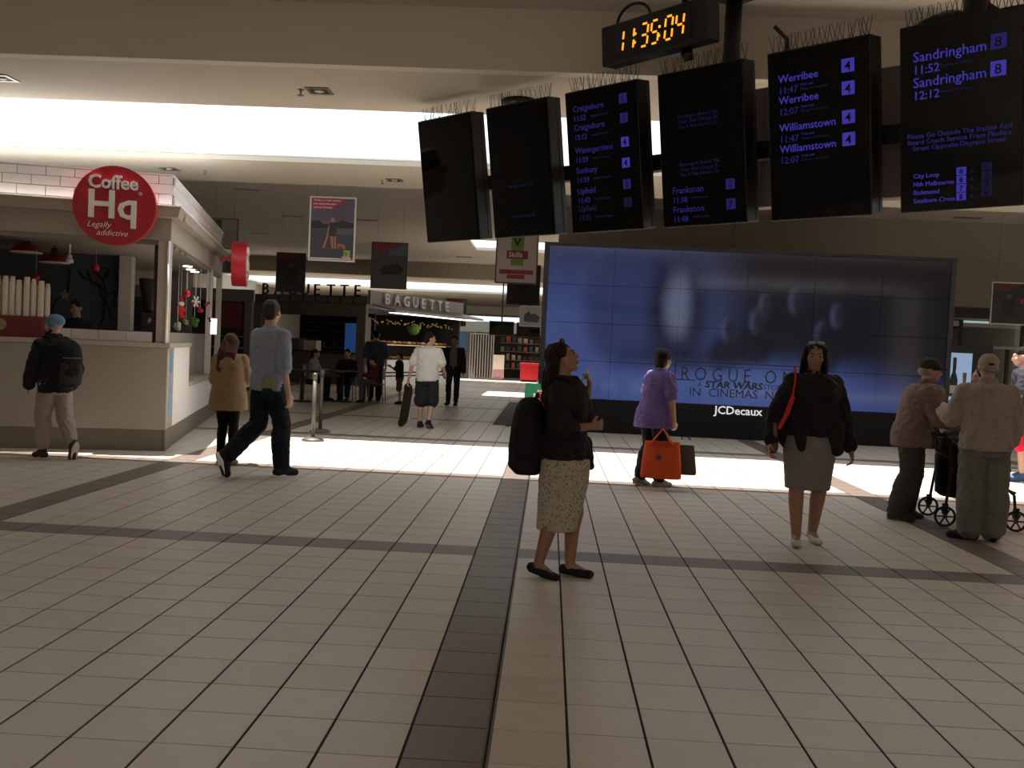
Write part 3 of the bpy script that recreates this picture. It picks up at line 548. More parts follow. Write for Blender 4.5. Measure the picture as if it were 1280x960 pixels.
# ------------------------------------------------------------------ stanchions, mat, a-board
m_steel = M('satin_steel', '#5a544c', .5, .35, var=.08)
for (x, y), l in (((391, 551), 'steel queue post standing at the sunlit patch edge'), ((400, 540), 'steel queue post behind the other, farther from the sun')):
    t = thing('queue_post', l, 'post', fl(x, y), 0, 'steel queue posts')
    MB().zloft([(0, 0, 0, .165, .165), (0, 0, .02, .165, .165), (0, 0, .045, .12, .12), (0, 0, .055, .04, .04)], 28).build('base', m_steel, t, True); MB().cyl((0, 0, .056), (0, 0, .9), .03).build('pole', m_steel, t, True); MB().zloft([(0, 0, .902, .035, .035), (0, 0, .98, .035, .035), (0, 0, 1.0, .02, .02)], 16).build('cap', m_steel, t, True)
t = thing('entrance_mat', 'dark ribbed entrance mat set in the floor before the shops', 'mat', (-1.03, 18.1, 0)); Bx('backing', m_black, t, 0, 1.25, 0, 7.9, .0005, .003); sm = MB().bx(0, .03, 0, 7.9, .0035, .007).mesh('rib', M('mat_rib', '#3a3532', .8))
for i in range(25): o = bpy.data.objects.new('rib', sm); C.objects.link(o); o.parent = t; o.location = (i*.05, 0, 0)
t = thing('sandwich_board', 'green and red Christmas sandwich board behind the woman with backpack', 'sign', (-.05, 16.05, 0), math.radians(-12)); AW, AH = .66, .92
def tilt(o, s): o.rotation_euler = (math.radians(-s*9), 0, 0); o.location = (0, s*-.15, .0)
m_agrn = M('aboard_green', '#2c8a5c', .5, var=.05)
fa = MB().bx(-AW/2, AW/2, -.015, .015, 0, AH).build('front_panel', m_agrn, t); tilt(fa, 1); bk = MB().bx(-AW/2, AW/2, -.015, .015, 0, AH).build('back_panel', m_agrn, t); tilt(bk, -1)
random.seed(5); pts = []
for k in range(40):
    a = 2*PI*k/40; r = 1+(.12 if k % 2 else -.05)+random.uniform(-.05, .05); pts.append((.02+.25*r*math.cos(a), .45+.38*r*math.sin(a)))
MB().prism(pts, -.019, -.0155).build('white_splash', m_white, fa)
pts = [(.06+(.2+.04*(k % 2))*math.cos(2*PI*k/24), .62+(.19+.03*(k % 2))*math.sin(2*PI*k/24)) for k in range(24)]; MB().prism(pts, -.023, -.0195).build('red_splash', M('splash_red', '#c81e30', .5), fa); text('The', .12, m_white, fa, (-.07, -.025, .68), 'lettering', shear=.2)
# ------------------------------------------------------------------ baguette kiosk
GA = math.radians(-20); GC = Vector((-6.1, 31, 0)); g = thing('baguette_kiosk', 'dark bakery kiosk with standing BAGUETTE letters and lit awning', 'kiosk', GC, GA)
def gw(x, y, z): return GC+Matrix.Rotation(GA, 3, 'Z') @ Vector((x, y, z))
m_gd = M('kiosk_dark', '#26211e', .6, var=.15); m_gg = M('kiosk_grey', '#6f6860', .6, var=.06); m_gl = M('fascia_silver', '#a09a94', .45, .2, var=.05); m_lit = M('white_glow', '#ffffff', .4, emis='#fffaf2', es=3.0); m_warm = M('warm_glow', '#ffe0b0', .4, emis='#ffd9a0', es=1.6)
Bx('near_counter', m_gg, g, -4.4, -.5, .1, .8, 0, 1.05); Bx('near_counter_top', m_gd, g, -4.45, -.45, 0, .85, 1.052, 1.1); Bx('back_wall', m_gd, g, -4.4, -1.2, 2.6, 2.7, 0, 2.5); Bx('near_fascia', m_gg, g, -4.5, 0, 0, .15, 2.3, 2.72); Bx('near_upper_panel', m_gd, g, -4.5, 0, .02, .12, 2.722, 2.98)
for i in range(9): Bx('upper_slat', m_gg, g, -4.5+i*.5+.02, -4.04+i*.5, .0, .018, 2.74, 2.96)
Bx('corner_column', m_gg, g, -.35, 0, .0, .35, 0, 2.3); Bx('left_column', m_gg, g, -4.5, -4.2, 0, .3, 1.12, 2.3); Bx('roof', m_gg, g, -4.5, 0, .152, 7.5, 2.6, 2.72)
Bx('side_fascia', m_gl, g, -.05, .05, .16, 7.4, 2.722, 3.2); Bx('end_wall', m_gd, g, -4.4, -.06, 7.3, 7.4, 0, 2.6)
MB().add([(.06, .3, 2.70), (.06, 7.4, 2.70), (.95, 7.4, 2.52), (.95, .3, 2.52), (.06, .3, 2.76), (.06, 7.4, 2.76), (.95, 7.4, 2.58), (.95, .3, 2.58)], [(0, 1, 2, 3), (7, 6, 5, 4), (0, 4, 5, 1), (1, 5, 6, 2), (2, 6, 7, 3), (3, 7, 4, 0)]).build('awning', m_gl, g)
Bx('awning_light', m_lit, g, .3, .8, 1.0, 7.0, 2.49, 2.51)
Bx('side_counter', m_white, g, -.7, 0, .9, 7.2, 0, .88); 
for z in (.30, .42): Bx('counter_band', m_black, g, 0, .006, .9, 7.2, z, z+.05)
Bx('case_shelf', m_alu, g, -.6, -.02, .9, 7.2, .882, .9); Bx('case_top', m_alu, g, -.62, -.2, .9, 7.2, 1.42, 1.44); Bx('case_light', m_warm, g, -.3, -.22, 1.0, 7.1, 1.405, 1.418)
Bx('case_glass', glass('case_glass', (.9, .92, .92), .06), g, -.03, -.02, .9, 7.2, .902, 1.42)
Bx('drinks_fridge', M('fridge_blue', '#223a66', .4, emis='#3a66b0', es=.25, var=.4, scale=12), g, -1.6, -1.0, 1.3, 2.0, 0, 2.1); 
for i in range(3): Bx('fridge_shelf', m_white, g, -1.0, -.97, 1.32, 1.98, .9+i*.4, .93+i*.4)
for i, ch in enumerate('BAGUETTE'):
    o = text(ch, .55, m_black, g, (-4.25+i*.53, .06, 2.982), 'near_letter', ext=.03); text(ch, .50, m_white, g, (.12, .95+i*.66, 2.80), 'side_letter', ext=.04, rz=PI/2, bold=.008, sx=1.25)
random.seed(11); mbread = [M('bread_%d' % i, c, .7, var=.3, scale=12) for i, c in enumerate(('#a8743a', '#8a5526', '#c29a5c'))]
for i in range(26):
    y = 1.1+i*.235; o = MB().cap((-.45, 0, 0), .05, (-.12, 0, 0), .045).build('bread_loaf', mbread[i % 3], None, True); p = gw(0, y, .955); o.location = p; o.rotation_euler = (0, 0, GA+random.uniform(-.06, .06)); tag(o, 'golden bread loaf lying in the lit bakery case', 'bread', 'loaves in the bakery case')
for i in range(16):
    y = 1.2+i*.37; o = MB().ell((-.42, 0, 0), (.09, .14, .06)).build('pastry', mbread[(i+1) % 3], None, True); o.location = gw(0, y, 1.50); o.rotation_euler = (0, 0, GA); tag(o, 'round brown pastry on top of the bakery case', 'pastry', 'pastries on the bakery case')
b = MB()
for i in range(60): b.ell((-.25+random.uniform(-.1, .1), .8+i*.105, 2.28-.12*abs(math.sin(i*.35))+random.uniform(-.04, .04)), (.03, .03, .03), None, 6, 4)
b.build('light_garland', M('garland', '#5a4a2a', .6, emis='#caa050', es=.25, var=.8, scale=9), g)
o = MB().ell((0, 0, 0), (.22, .22, .2)).ell((.15, 0, .08), (.12, .12, .1)).ell((-.12, 0, .06), (.14, .14, .1)).build('leafy_plant', M('lime_leaf', '#5d8426', .6, var=.4, scale=14, bump=.8), None, True); o.location = gw(-.5, 4.3, 2.0); tag(o, 'lime green plant ball hanging above the bakery case', 'plant')
for i in range(5): Bx('shelf', m_gg, g, -4.1, -1.3, 2.4, 2.59, .9+i*.3, .93+i*.3)
for i in range(18):
    x = -4.0+i*.15; o = MB().zloft([(0, 0, 0, .04, .04), (0, 0, .16, .04, .04), (0, 0, .2, .015, .015), (0, 0, .25, .015, .015)], 8).build('bottle', M('shelf_bottle_%d' % (i % 3), ('#6a4a20', '#2f3a2a', '#8a7a60')[i % 3], .3)); o.location = gw(x, 2.5, 1.231); tag(o, 'small bottle on the dark bakery shelf behind the blue-shirted man', 'bottle', 'bottles on the bakery shelf')
Bx('paper_stack', m_cup, g, -2.6, -2.1, .3, .6, 1.102, 1.45); Bx('coffee_machine', m_alu, g, -3.6, -2.8, .3, .7, 1.102, 1.5)
# café tables, chairs
def chair(p, rz, lab):
    t = thing('cafe_chair', lab, 'chair', p, rz, 'black café chairs'); Bx('seat', m_black, t, -.2, .2, -.2, .2, .44, .47, bevel=.01); Bx('backrest', m_black, t, -.19, .19, .19, .215, .58, .86, bevel=.008)
    for x in (-1, 1):
        MB().cyl((x*.19, -.19, 0), (x*.17, -.17, .44), .014, None, 8).build('leg', m_alu, t); MB().cyl((x*.19, .24, 0), (x*.17, .2, .86), .014, None, 8).build('leg', m_alu, t)
def table(p, lab, m=m_gd):
    t = thing('cafe_table', lab, 'table', p, 0, 'café tables'); MB().cyl((0, 0, .72), (0, 0, .75), .42, .42, 28).build('table_top', m, t); MB().cyl((0, 0, .02), (0, 0, .72), .035).build('pedestal', m_black, t); MB().cyl((0, 0, 0), (0, 0, .02), .25, .22, 20).build('base', m_black, t)
T1 = fl(427, 502); T2 = fl(377, 502); T1.z = T2.z = 0
table(T1, 'round dark café table among the seated people'); table(T2, 'round dark café table just right of the man in blue shirt')
SEATS = [(T1+Vector((-.78, .1, 0)), PI/2, 'black café chair under the woman in white'), (T1+Vector((-.05, .78, 0)), 0, 'black café chair behind the round table'), (T1+Vector((.8, .0, 0)), -PI/2, 'black café chair beneath the child in red'), (T2+Vector((-.75, .2, 0)), 1.4, 'empty black café chair at the table behind queue posts')]
for s in SEATS: chair(*s)
# ------------------------------------------------------------------ dark shop at far left
t = thing('dark_shop_unit', 'dim shop unit between the coffee kiosk and bakery', 'shop', (-10.4, 26, 0)); Bx('wall', m_gd, t, -3.5, 2.1, 0, .15, 0, 2.75); Bx('fascia', m_gg, t, -3.5, 2.15, -.1, -.002, 2.45, 2.78); Bx('red_panel', m_dred, t, .9, 1.8, -.03, -.002, 1.7, 2.4)
for i in range(4): Bx('shelf', m_gg, t, .2, 1.9, -.35, -.002, .5+i*.32, .53+i*.32)
Bx('door_frame', m_gg, t, 1.9, 2.1, -.06, -.002, 0, 2.45)
# ------------------------------------------------------------------ far shops
t = thing('far_shop', 'convenience shop with open front at the end of hall', 'shop', (-4.6, 43, 0)); m_fw = M('far_wall', '#57534f', .7, var=.06); m_blue = M('dim_blue_panel', '#3a5a7a', .5, var=.15)
Bx('fascia', M('far_fascia', '#8d8f86', .6), t, -2, 6.5, 0, .2, 2.15, 2.62); Bx('left_wall', m_fw, t, -2, .95, 0, .2, 0, 2.148); Bx('blue_panel', m_blue, t, .35, .8, -.02, -.002, .6, 2.1); Bx('back_wall', m_gd, t, .95, 6.5, 4, 4.1, 0, 2.6); Bx('roof', m_fw, t, -2, 6.5, .2, 4.1, 2.5, 2.6)
gt = thing('folding_gate', 'folded steel shutter gate with vertical slats at the far shop', 'gate', (-3.62, 42.9, 0))
MB().bx(0, .06, -.04, .04, 0, 2.1).bx(1.05, 1.11, -.04, .04, 0, 2.1).bx(.06, 1.05, -.04, .04, 2.04, 2.1).bx(.06, 1.05, -.04, .04, 0, .06).build('gate_frame', m_gl, gt)
for i in range(8): Bx('slat', m_gl, gt, .11+i*.12, .165+i*.12, -.02, .02, .06, 2.04)
random.seed(21)
for s in range(4): Bx('shelf', m_gg, t, 2.3, 6.2, 1.2, 1.6, .5+s*.4, .53+s*.4)
pc = ['#7a2a2a', '#3a4a6a', '#8a8070', '#2a4a3a', '#a89a80', '#4a3048', '#b05030', '#c8c0b0']
for s in range(4):
    for i in range(14):
        w = random.uniform(.12, .2); h = random.uniform(.16, .3); x = 2.4+i*.27; o = MB().bx(-w/2, w/2, -.1, .1, 0, h).build('product_box', M('product_%d' % ((i*3+s) % 8), pc[(i*3+s) % 8], .5), None, bevel=.006); o.location = (-4.6+x, 44.4, .531+s*.4); tag(o, 'small packaged product on the far shop shelves', 'package', 'packages on the far shop shelves')
t2 = thing('red_dump_bin', 'bright red promotional bin in front of the far shop', 'bin', (-.85, 42.4, 0)); Bx('body', M('bin_red', '#c01820', .5, var=.1), t2, -.4, .4, -.25, .25, .1, .75); Bx('lip', M('bin_pink', '#c83048', .5), t2, -.43, .43, -.28, .28, .752, .85); Bx('base', m_black, t2, -.35, .35, -.2, .2, 0, .098)
t2 = thing('promo_panel', 'pale promotional panel with pink flowers beside the gate', 'sign', (-2.25, 42.5, 0)); Bx('board', m_cup, t2, -.25, .25, -.03, .03, .1, 1.15); Bx('flower_print', M('pink_print', '#c08a9a', .6, var=.6, scale=20), t2, -.24, .24, -.034, -.031, .12, .5); Bx('foot', m_gg, t2, -.2, .2, -.12, .12, 0, .098)
for (x0, x1, y0, y1), l in (((612, 642, 401, 420), 'left of two black monitors hanging before far shop'), ((646, 675, 403, 422), 'right of two black monitors, half behind white framed poster')):
    p, q = at(x0, y0, 39), at(x1, y1, 39); t = thing('hanging_monitor', l, 'monitor', ((p.x+q.x)/2, 39, (p.z+q.z)/2), 0, 'hanging monitors'); w = (q.x-p.x)/2; h = (p.z-q.z)/2
    Bx('case', m_case, t, -w, w, -.05, .1, -h, h, bevel=.01); Bx('screen', m_scr, t, -w+.03, w-.03, -.056, -.048, -h+.03, h-.03); MB().cyl((0, .03, h), (0, .03, 4.16-t.location.z), .03, None, 8).build('pole', m_case, t)
# ------------------------------------------------------------------ right shopfront
t = thing('glass_shopfront', 'dim glazed shopfront right of the video wall', 'shop', (7.3, 21.5, 0)); m_bulk = M('bulkhead_grey', '#8f887d', .8, var=.05); gl2 = glass('shop_glass', (.8, .88, .86), .14)
Bx('bulkhead', m_bulk, t, -7.2, 8.2, 0, .3, 2.86, 4.748); Bx('transom', m_gd, t, 0, 8.2, -.06, .2, 2.62, 2.858); Bx('rail', m_alu, t, 0, 8.2, -.08, .1, 2.58, 2.618); Bx('mid_rail', m_alu, t, 0, 8.2, -.08, .1, 1.96, 2.02)
for i in range(6):
    x = .2+i*1.35; Bx('mullion', m_gd, t, x, x+.06, -.03, .05, 0, 1.958); Bx('upper_mullion', m_gd, t, x+.3, x+.36, -.03, .05, 2.022, 2.578); Bx('pane', gl2, t, x+.062, x+1.348, 0, .012, .05, 1.956); Bx('upper_pane', gl2, t, x+.364, x+1.646, 0, .012, 2.022, 2.578)
Bx('inner_wall', M('inner_green_grey', '#4a4f4a', .8, var=.2), t, -.5, 8.2, 4, 4.1, 0, 2.6); Bx('inner_ceiling', m_gg, t, -.5, 8.2, .3, 4, 2.75, 2.8)
Bx('inner_light', M('cool_glow', '#dfeeee', .5, emis='#d8eaea', es=.8), t, 2.6, 4.2, 1.5, 1.8, 2.6, 2.64)
t = thing('lightbox_poster', 'backlit champagne poster beside the video wall', 'poster', (8.55, 20.6, 0)); Bx('case', m_case, t, -.25, .95, 0, .15, 0, 2.0, bevel=.01)
Bx('lit_sheet', M('pale_blue_glow', '#8fa8c8', .4, emis='#9db8dc', es=.55, var=.1), t, .02, .52, -.008, .0, .55, 1.82)
MB().loft([((.15, -.014, z), (r, 0, 0), (0, .006, 0)) for z, r in ((.88, .085), (1.25, .085), (1.36, .05), (1.42, .032), (1.68, .034))], 16).build('bottle_print', M('bottle_green', '#1f3320', .4), t); Bx('label_print', m_cup, t, .075, .225, -.024, -.021, .95, 1.12); Bx('foil_print', M('foil_blue', '#20304a', .4), t, .113, .187, -.024, -.021, 1.45, 1.72)
MB().loft([((.38, -.012, z), (r, 0, 0), (0, .003, 0)) for z, r in ((.85, .06), (.87, .008), (1.1, .008), (1.15, .03), (1.4, .045))], 14).build('glass_print', M('rose_print', '#9a7a72', .4), t)
# ------------------------------------------------------------------ people
def V(*a): return Vector(a)
class Person:
    TM = [(.80, .12, .10), (.88, .158, .115), (.95, .16, .112), (1.03, .15, .105), (1.12, .148, .102), (1.22, .165, .112), (1.32, .178, .116), (1.39, .172, .105), (1.44, .12, .08), (1.48, .06, .06)]
    TF = [(.80, .12, .105), (.88, .17, .125), (.95, .165, .118), (1.03, .14, .102), (1.12, .127, .094), (1.22, .14, .105), (1.30, .152, .118), (1.38, .15, .1), (1.43, .105, .075), (1.47, .05, .05)]
    def __init__(s, label, loc, th, h, fem=False, bulk=1.0, lean=(0, 0), head=(0, 0), legs=None, arms=None, vox=.012, pz=0, group=None, shw=1.0):
        s.root = thing('person', label, 'person', loc, math.radians(th), group); s.k = h/1.75; s.fem = fem; s.b = bulk; s.lean = lean; s.vox = vox; s.pz = pz
        s.tor = s.TF if fem else s.TM; sw = (.165 if fem else .19)*shw*(.7+.3*bulk)
        s.legs = legs or [((.1, -.01, .5), (.1, .03, .085), (0, -1, 0)), ((-.1, -.01, .5), (-.1, .03, .085), (0, -1, 0))]
        arms = arms or [((.05, .02, -.29), (.02, -.05, -.25), .5), ((-.05, .02, -.29), (-.02, -.05, -.25), .5)]
        s.sh = [s.pt(sw*.97, 0, 1.372), s.pt(-sw*.97, 0, 1.372)]; s.arms = []
        for q, a in zip(s.sh, arms):
            e = q+V(*a[0]); w = e+V(*a[1]); s.arms.append((e, w, a[2] if len(a) > 2 else .5, V(*a[3]) if len(a) > 3 else None))
        s.neck = s.pt(0, .01, 1.46); s.hc = s.pt(0, -.015, 1.625)
        s.R = Matrix.Rotation(math.radians(head[0]), 3, 'Z') @ Matrix.Rotation(math.radians(head[1]), 3, 'X')
        s.hc = s.neck+s.R @ V(0, -.024, .140)
    def pt(s, x, y, z):
        t = max(0, z-.95)/.5; return V(x+s.lean[0]*t, y+s.lean[1]*t, z+s.pz-(abs(s.lean[1])*.18*t))
    def hd(s, x, y, z): return s.hc+s.R @ V(x, y, z)
    def fin(s, b, name, mat, vox=None, it=4, parent=None):
        b.v = [tuple(c*s.k for c in v) for v in b.v]; o = b.build(name, mat, parent or s.root, True)
        r = o.modifiers.new('union', 'REMESH'); r.mode = 'VOXEL'; r.voxel_size = vox or s.vox; r.use_smooth_shade = True
        m = o.modifiers.new('relax', 'SMOOTH'); m.factor = .5; m.iterations = it; REMESH.append(o); return o
    def torso(s, b, z0, z1, g, flare=0, zt=None):
        rg = []; n = 14; T = s.tor
        for k in range(n+1):
            z = z0+(z1-z0)*k/n; zz = min(max(z, T[0][0]), T[-1][0])
            for (a, ax, ay), (c, cx, cy) in zip(T[:-1], T[1:]):
                if a <= zz <= c: f = (zz-a)/(c-a); rx, ry = ax+(cx-ax)*f, ay+(cy-ay)*f; break
            if z < .88 and g > .004: rx, ry = max(rx, T[1][1]), max(ry, T[1][2])
            fl_ = flare*max(0, (1.1-z))/.3 if z < 1.1 else 0
            if g > .004 and z < 1.22: w = min(1, (1.22-z)/.15); rx = rx+(max(rx, .155)-rx)*w*.8
            bb = s.b if z < 1.4 else 1+(s.b-1)*max(0, (1.48-z)/.08)
            p = s.pt(0, 0, z); rg.append((p, (rx*bb+g+fl_, 0, 0), (0, ry*bb*(1 if s.b < 1.1 else 1.08)+g+fl_, 0)))
        b.loft(rg, 24)
        if s.fem and z1 > 1.3 and z0 < 1.2:
            for x in (-1, 1): b.ell(s.pt(x*.068*s.b, -.085*s.b, 1.265), (.062*s.b+g*.5, .05*s.b+g, .062*s.b+g*.5))
    def hip(s, i): return V((.085 if i == 0 else -.085)*(.6+.4*s.b), 0, .90+s.pz)
    def leg(s, b, i, r, end=2.0):
        K, A, _ = s.legs[i]; h = s.hip(i); K = V(*K); A = V(*A); bb = .35+.65*s.b
        e = K if end >= 1 else h+(K-h)*end; b.cap(h, r[0]*bb, e, (r[0]+(r[1]-r[0])*min(end, 1))*bb, 14)
        if end > 1:
            e = K+(A-K)*min(1, end-1); c = K+(e-K)*.3+V(0, .016, 0); rc = max(r[1]*.98, (r[1]*.45+r[2]*.55)*1.1)*bb
            b.cap(K, r[1]*bb*.97, c, rc, 14); b.cap(c, rc, e, r[2]*bb*.95, 14)
    def arm(s, b, i, r, end=2.0):
        e, w = s.arms[i][:2]; q = s.sh[i]; bb = .55+.45*s.b
        p1 = q+(e-q)*min(1, end); b.cap(q, r[0]*bb, p1, (r[0]+(r[1]-r[0])*min(1, end))*bb, 12)
        if end > 1: b.cap(e, r[1]*bb, e+(w-e)*min(1, end-1), (r[1]+(r[2]-r[1])*min(1, end-1))*bb, 12)
    def hand(s, b, i):
        e, w, curl, nrm = s.arms[i]; d = (w-e).normalized(); n = nrm.normalized() if nrm else V(1 if i else -1, -.2, 0)
        n = (n-d*n.dot(d)).normalized(); sd = d.cross(n)*(1 if i else -1)        # sd: towards the thumb
        R = Matrix((sd, n, d)).transposed(); b.ell(w+d*.05, (.038, .017, .055), R); b.cap(w-d*.02, .026, w+d*.03, .026)
        for k, ln in enumerate((.075, .085, .08, .062)):
            o = (1.5-k)*.0215; p = w+d*.088+sd*o; a = curl*.55; dd = (d+sd*(1.5-k)*.07).normalized()
            d1 = (dd*math.cos(a)+n*math.sin(a)); q = p+d1*ln*.5; a2 = curl*1.5; d2 = (dd*math.cos(a2)+n*math.sin(a2)); b.cap(p, .0095, q, .009, 8); b.cap(q, .009, q+d2*ln*.5, .0075, 8)
        p = w+d*.03+sd*.034; q = p+(d*.7+sd*.6+n*.25).normalized()*.04; b.cap(p, .0125, q, .011, 8); b.cap(q, .011, q+(d*.9+n*.45).normalized()*.03, .009, 8)
        return w+d*.1+n*.02
    def foot(s, b, i, g=0, low=False):
        K, A, t = s.legs[i]; A = V(*A); t = V(*t).normalized(); u = (V(*K)-A).normalized(); dn = -u
        dn = (dn-t*dn.dot(t)).normalized(); sd = t.cross(dn)
        h0 = A+dn*.045-t*.045; (None if low else b.cap(A, .037+g, A+dn*.03, .038+g)); b.cap(h0, .034+g, A+t*.08+dn*.05, .033+g); (None if low else b.cap(A+dn*.01, .034+g, A+t*.10+dn*.045, .03+g))
        for o in (-1, 1): b.cap(A+t*.05+dn*.055+sd*o*.016, .027+g, A+t*.155+dn*.06+sd*o*.014, .024+g)
    def body(s, skin, vox=None):
        b = MB(); s.torso(b, .85, 1.47, -.008)
        for i in (0, 1): s.leg(b, i, (.083, .055, .036)); s.foot(b, i); s.arm(b, i, (.05, .038, .026)); s.hand(b, i)
        b.cap(s.pt(0, .012, 1.40), .058, s.hd(0, .015, -.05), .054); h = s.hd
        b.ell(h(0, .018, .032), (.076, .098, .088), s.R); b.ell(h(0, -.022, -.025), (.062, .074, .088), s.R); b.ell(h(0, -.058, -.088), (.034, .032, .028), s.R); b.ell(h(0, -.02, -.07), (.055, .055, .04), s.R)
        b.cap(h(0, -.088, .018), .011, h(0, -.108, -.022), .0155, 8); b.cap(h(-.03, -.083, .034), .012, h(.03, -.083, .034), .012, 8); b.cap(h(-.014, -.092, -.06), .013, h(.014, -.092, -.06), .013, 8)
        for x in (-1, 1): b.ell(h(x*.078, .014, -.008), (.012, .024, .034), s.R); b.ell(h(x*.04, -.065, -.02), (.026, .026, .024), s.R)
        s.fin(b, 'body', skin, vox or s.vox, 3)
    def face(s, eye='#241a14', lip='#8a4a44', brow='#1d1512'):
        b = MB()
        for x in (-1, 1): b.ell(s.hd(x*.031, -.090, .008), (.0115, .006, .0062), s.R, 10, 6)
        b.v = [tuple(c*s.k for c in v) for v in b.v]; b.build('eyes', M('eye_white', '#9a908a', .4), s.root, True); b = MB()
        for x in (-1, 1): b.ell(s.hd(x*.031, -.0945, .008), (.0065, .004, .0066), s.R, 8, 6)
        b.v = [tuple(c*s.k for c in v) for v in b.v]; b.build('irises', M('iris'+eye, eye, .2), s.root, True); b = MB()
        for x in (-1, 1): b.cap(s.hd(x*.016, -.097, .031), .0045, s.hd(x*.045, -.086, .034), .0035, 6)
        b.v = [tuple(c*s.k for c in v) for v in b.v]; b.build('eyebrows', M('brow'+brow, brow, .8), s.root, True)
        b = MB().cap(s.hd(-.02, -.098, -.059), .0065, s.hd(.02, -.098, -.059), .0065, 8).cap(s.hd(-.012, -.1, -.066), .0065, s.hd(.012, -.1, -.066), .0065, 8); b.v = [tuple(c*s.k for c in v) for v in b.v]; b.build('lips', M('lip'+lip, lip, .5), s.root, True)
    def top(s, mat, hem=.86, sleeve=2.0, g=.02, name='shirt', flare=0, sl=None, neck=1.445, extra=None):
        b = MB(); s.torso(b, hem, neck, g, flare); sl = sl or (.06+g, .05+g*.9, .038+g*.8); sl = (min(sl[0], .058+g*.45), sl[1], sl[2]); b.loft([(s.pt(0, .01, z), (r, 0, 0), (0, r*.95, 0)) for z, r in ((1.36, .09), (1.43, .082), (1.475+(.035 if name in ('jacket', 'coat') else 0), .070))], 16)
        if sleeve:
            for i in (0, 1): s.arm(b, i, sl, sleeve); b.cap(s.pt(0, .005, 1.415), .055, s.sh[i], sl[0]*.93)
        if extra: extra(b)
        return s.fin(b, name, mat, s.vox*1.1, 5)
    def pants(s, mat, end=1.95, r=(.098, .08, .07), name='trousers', z=1.0):
        b = MB(); s.torso(b, .78, z, .018)
        for i in (0, 1): s.leg(b, i, r, end)
        b.cap(s.hip(0), .1*s.b, s.hip(1), .1*s.b); return s.fin(b, name, mat, s.vox*1.1, 4)
    def skirt(s, mat, rings, name='skirt'):
        b = MB(); b.loft([(V(x, y, z), (rx, 0, 0), (0, ry, 0)) for x, y, z, rx, ry in rings], 28); return s.fin(b, name, mat, s.vox*1.1, 4)
    def shoes(s, mat, g=.008, sole=None, low=False):
        for i in (0, 1):
            b = MB(); s.foot(b, i, g, low); o = s.fin(b, 'shoe', mat, s.vox*.9, 3)
            if sole:
                K, A, t = s.legs[i]; A = V(*A); t = V(*t).normalized(); dn = -(V(*K)-A).normalized(); dn = (dn-t*dn.dot(t)).normalized(); b = MB(); sd = t.cross(dn)
                b.loft([(A+t*.045+dn*q, t*.132, sd*.043) for q in (.072, .094)], 20); b.v = [tuple(c*s.k for c in v) for v in b.v]; b.build('sole', sole, o)
    def blob(s, name, mat, fn, vox=None, it=3, parent=None):
        b = MB(); fn(b, s.hd); return s.fin(b, name, mat, vox or s.vox*.9, it, parent)
    def cap(s, mat, brim=True, back=False, tone=None):
        y = 1 if back else -1
        def f(b, h): b.ell(h(0, .012, .055), (.088, .112, .085), s.R); b.loft([(h(0, .012, .03), s.R @ V(.09, 0, 0), s.R @ V(0, .112, 0)), (h(0, .012, .075), s.R @ V(.088, 0, 0), s.R @ V(0, .108, 0))], 20)
        o = s.blob('cap', mat, f, .008); 
        b = MB(); b.loft([(h_, s.R @ V(.072, 0, 0), s.R @ V(0, .085, .0)) for h_ in (s.hd(0, .012+y*.105, .018), s.hd(0, .012+y*.10, .034))], 20); b.v = [tuple(c*s.k for c in v) for v in b.v]; b.build('cap_brim', mat, o, True)
        return o
    def w(s, p):                  # local body point to world
        th = s.root.rotation_euler.z; return s.root.location+Matrix.Rotation(th, 3, 'Z') @ (V(*p)*s.k)
def cloth(n, c, var=.12, scale=18, bump=.5, bs=9, rough=.85, **k): return M(n, c, rough, var=var, scale=scale, bump=bump, bscale=bs, spec=.2, **k)
sk_l = M('skin_light', '#b98a74', .5, var=.08, scale=20); sk_m = M('skin_olive', '#9a7058', .5, var=.08, scale=20); sk_p = M('skin_pale', '#c79a86', .5, var=.08, scale=20)
m_blk = cloth('black_cloth', '#262428'); m_blk2 = cloth('black_knit', '#232022'); m_hairb = M('hair_black', '#1c1614', .6, spec=.2, var=.4, scale=30, bump=.8, bscale=30, stretch=(6, 6, 1)); m_hairbr = M('hair_brown', '#2a1a14', .6, spec=.2, var=.4, scale=30, bump=.8, bscale=30, stretch=(6, 6, 1)); m_hairr = M('hair_copper', '#5a3326', .55, spec=.25, var=.4, scale=30, bump=.8, bscale=30, stretch=(6, 6, 1)); m_haird = M('hair_cropped', '#3a261b', .7, var=.3, scale=60)
def short_hair(b, h, R, d=0): b.ell(h(0, .026, .042), (.083, .102, .09), R); b.ell(h(0, .06, -.015), (.072, .062, .065), R)
def wfloor(x, y): p = fl(x, y); return V(p.x, p.y, 0)
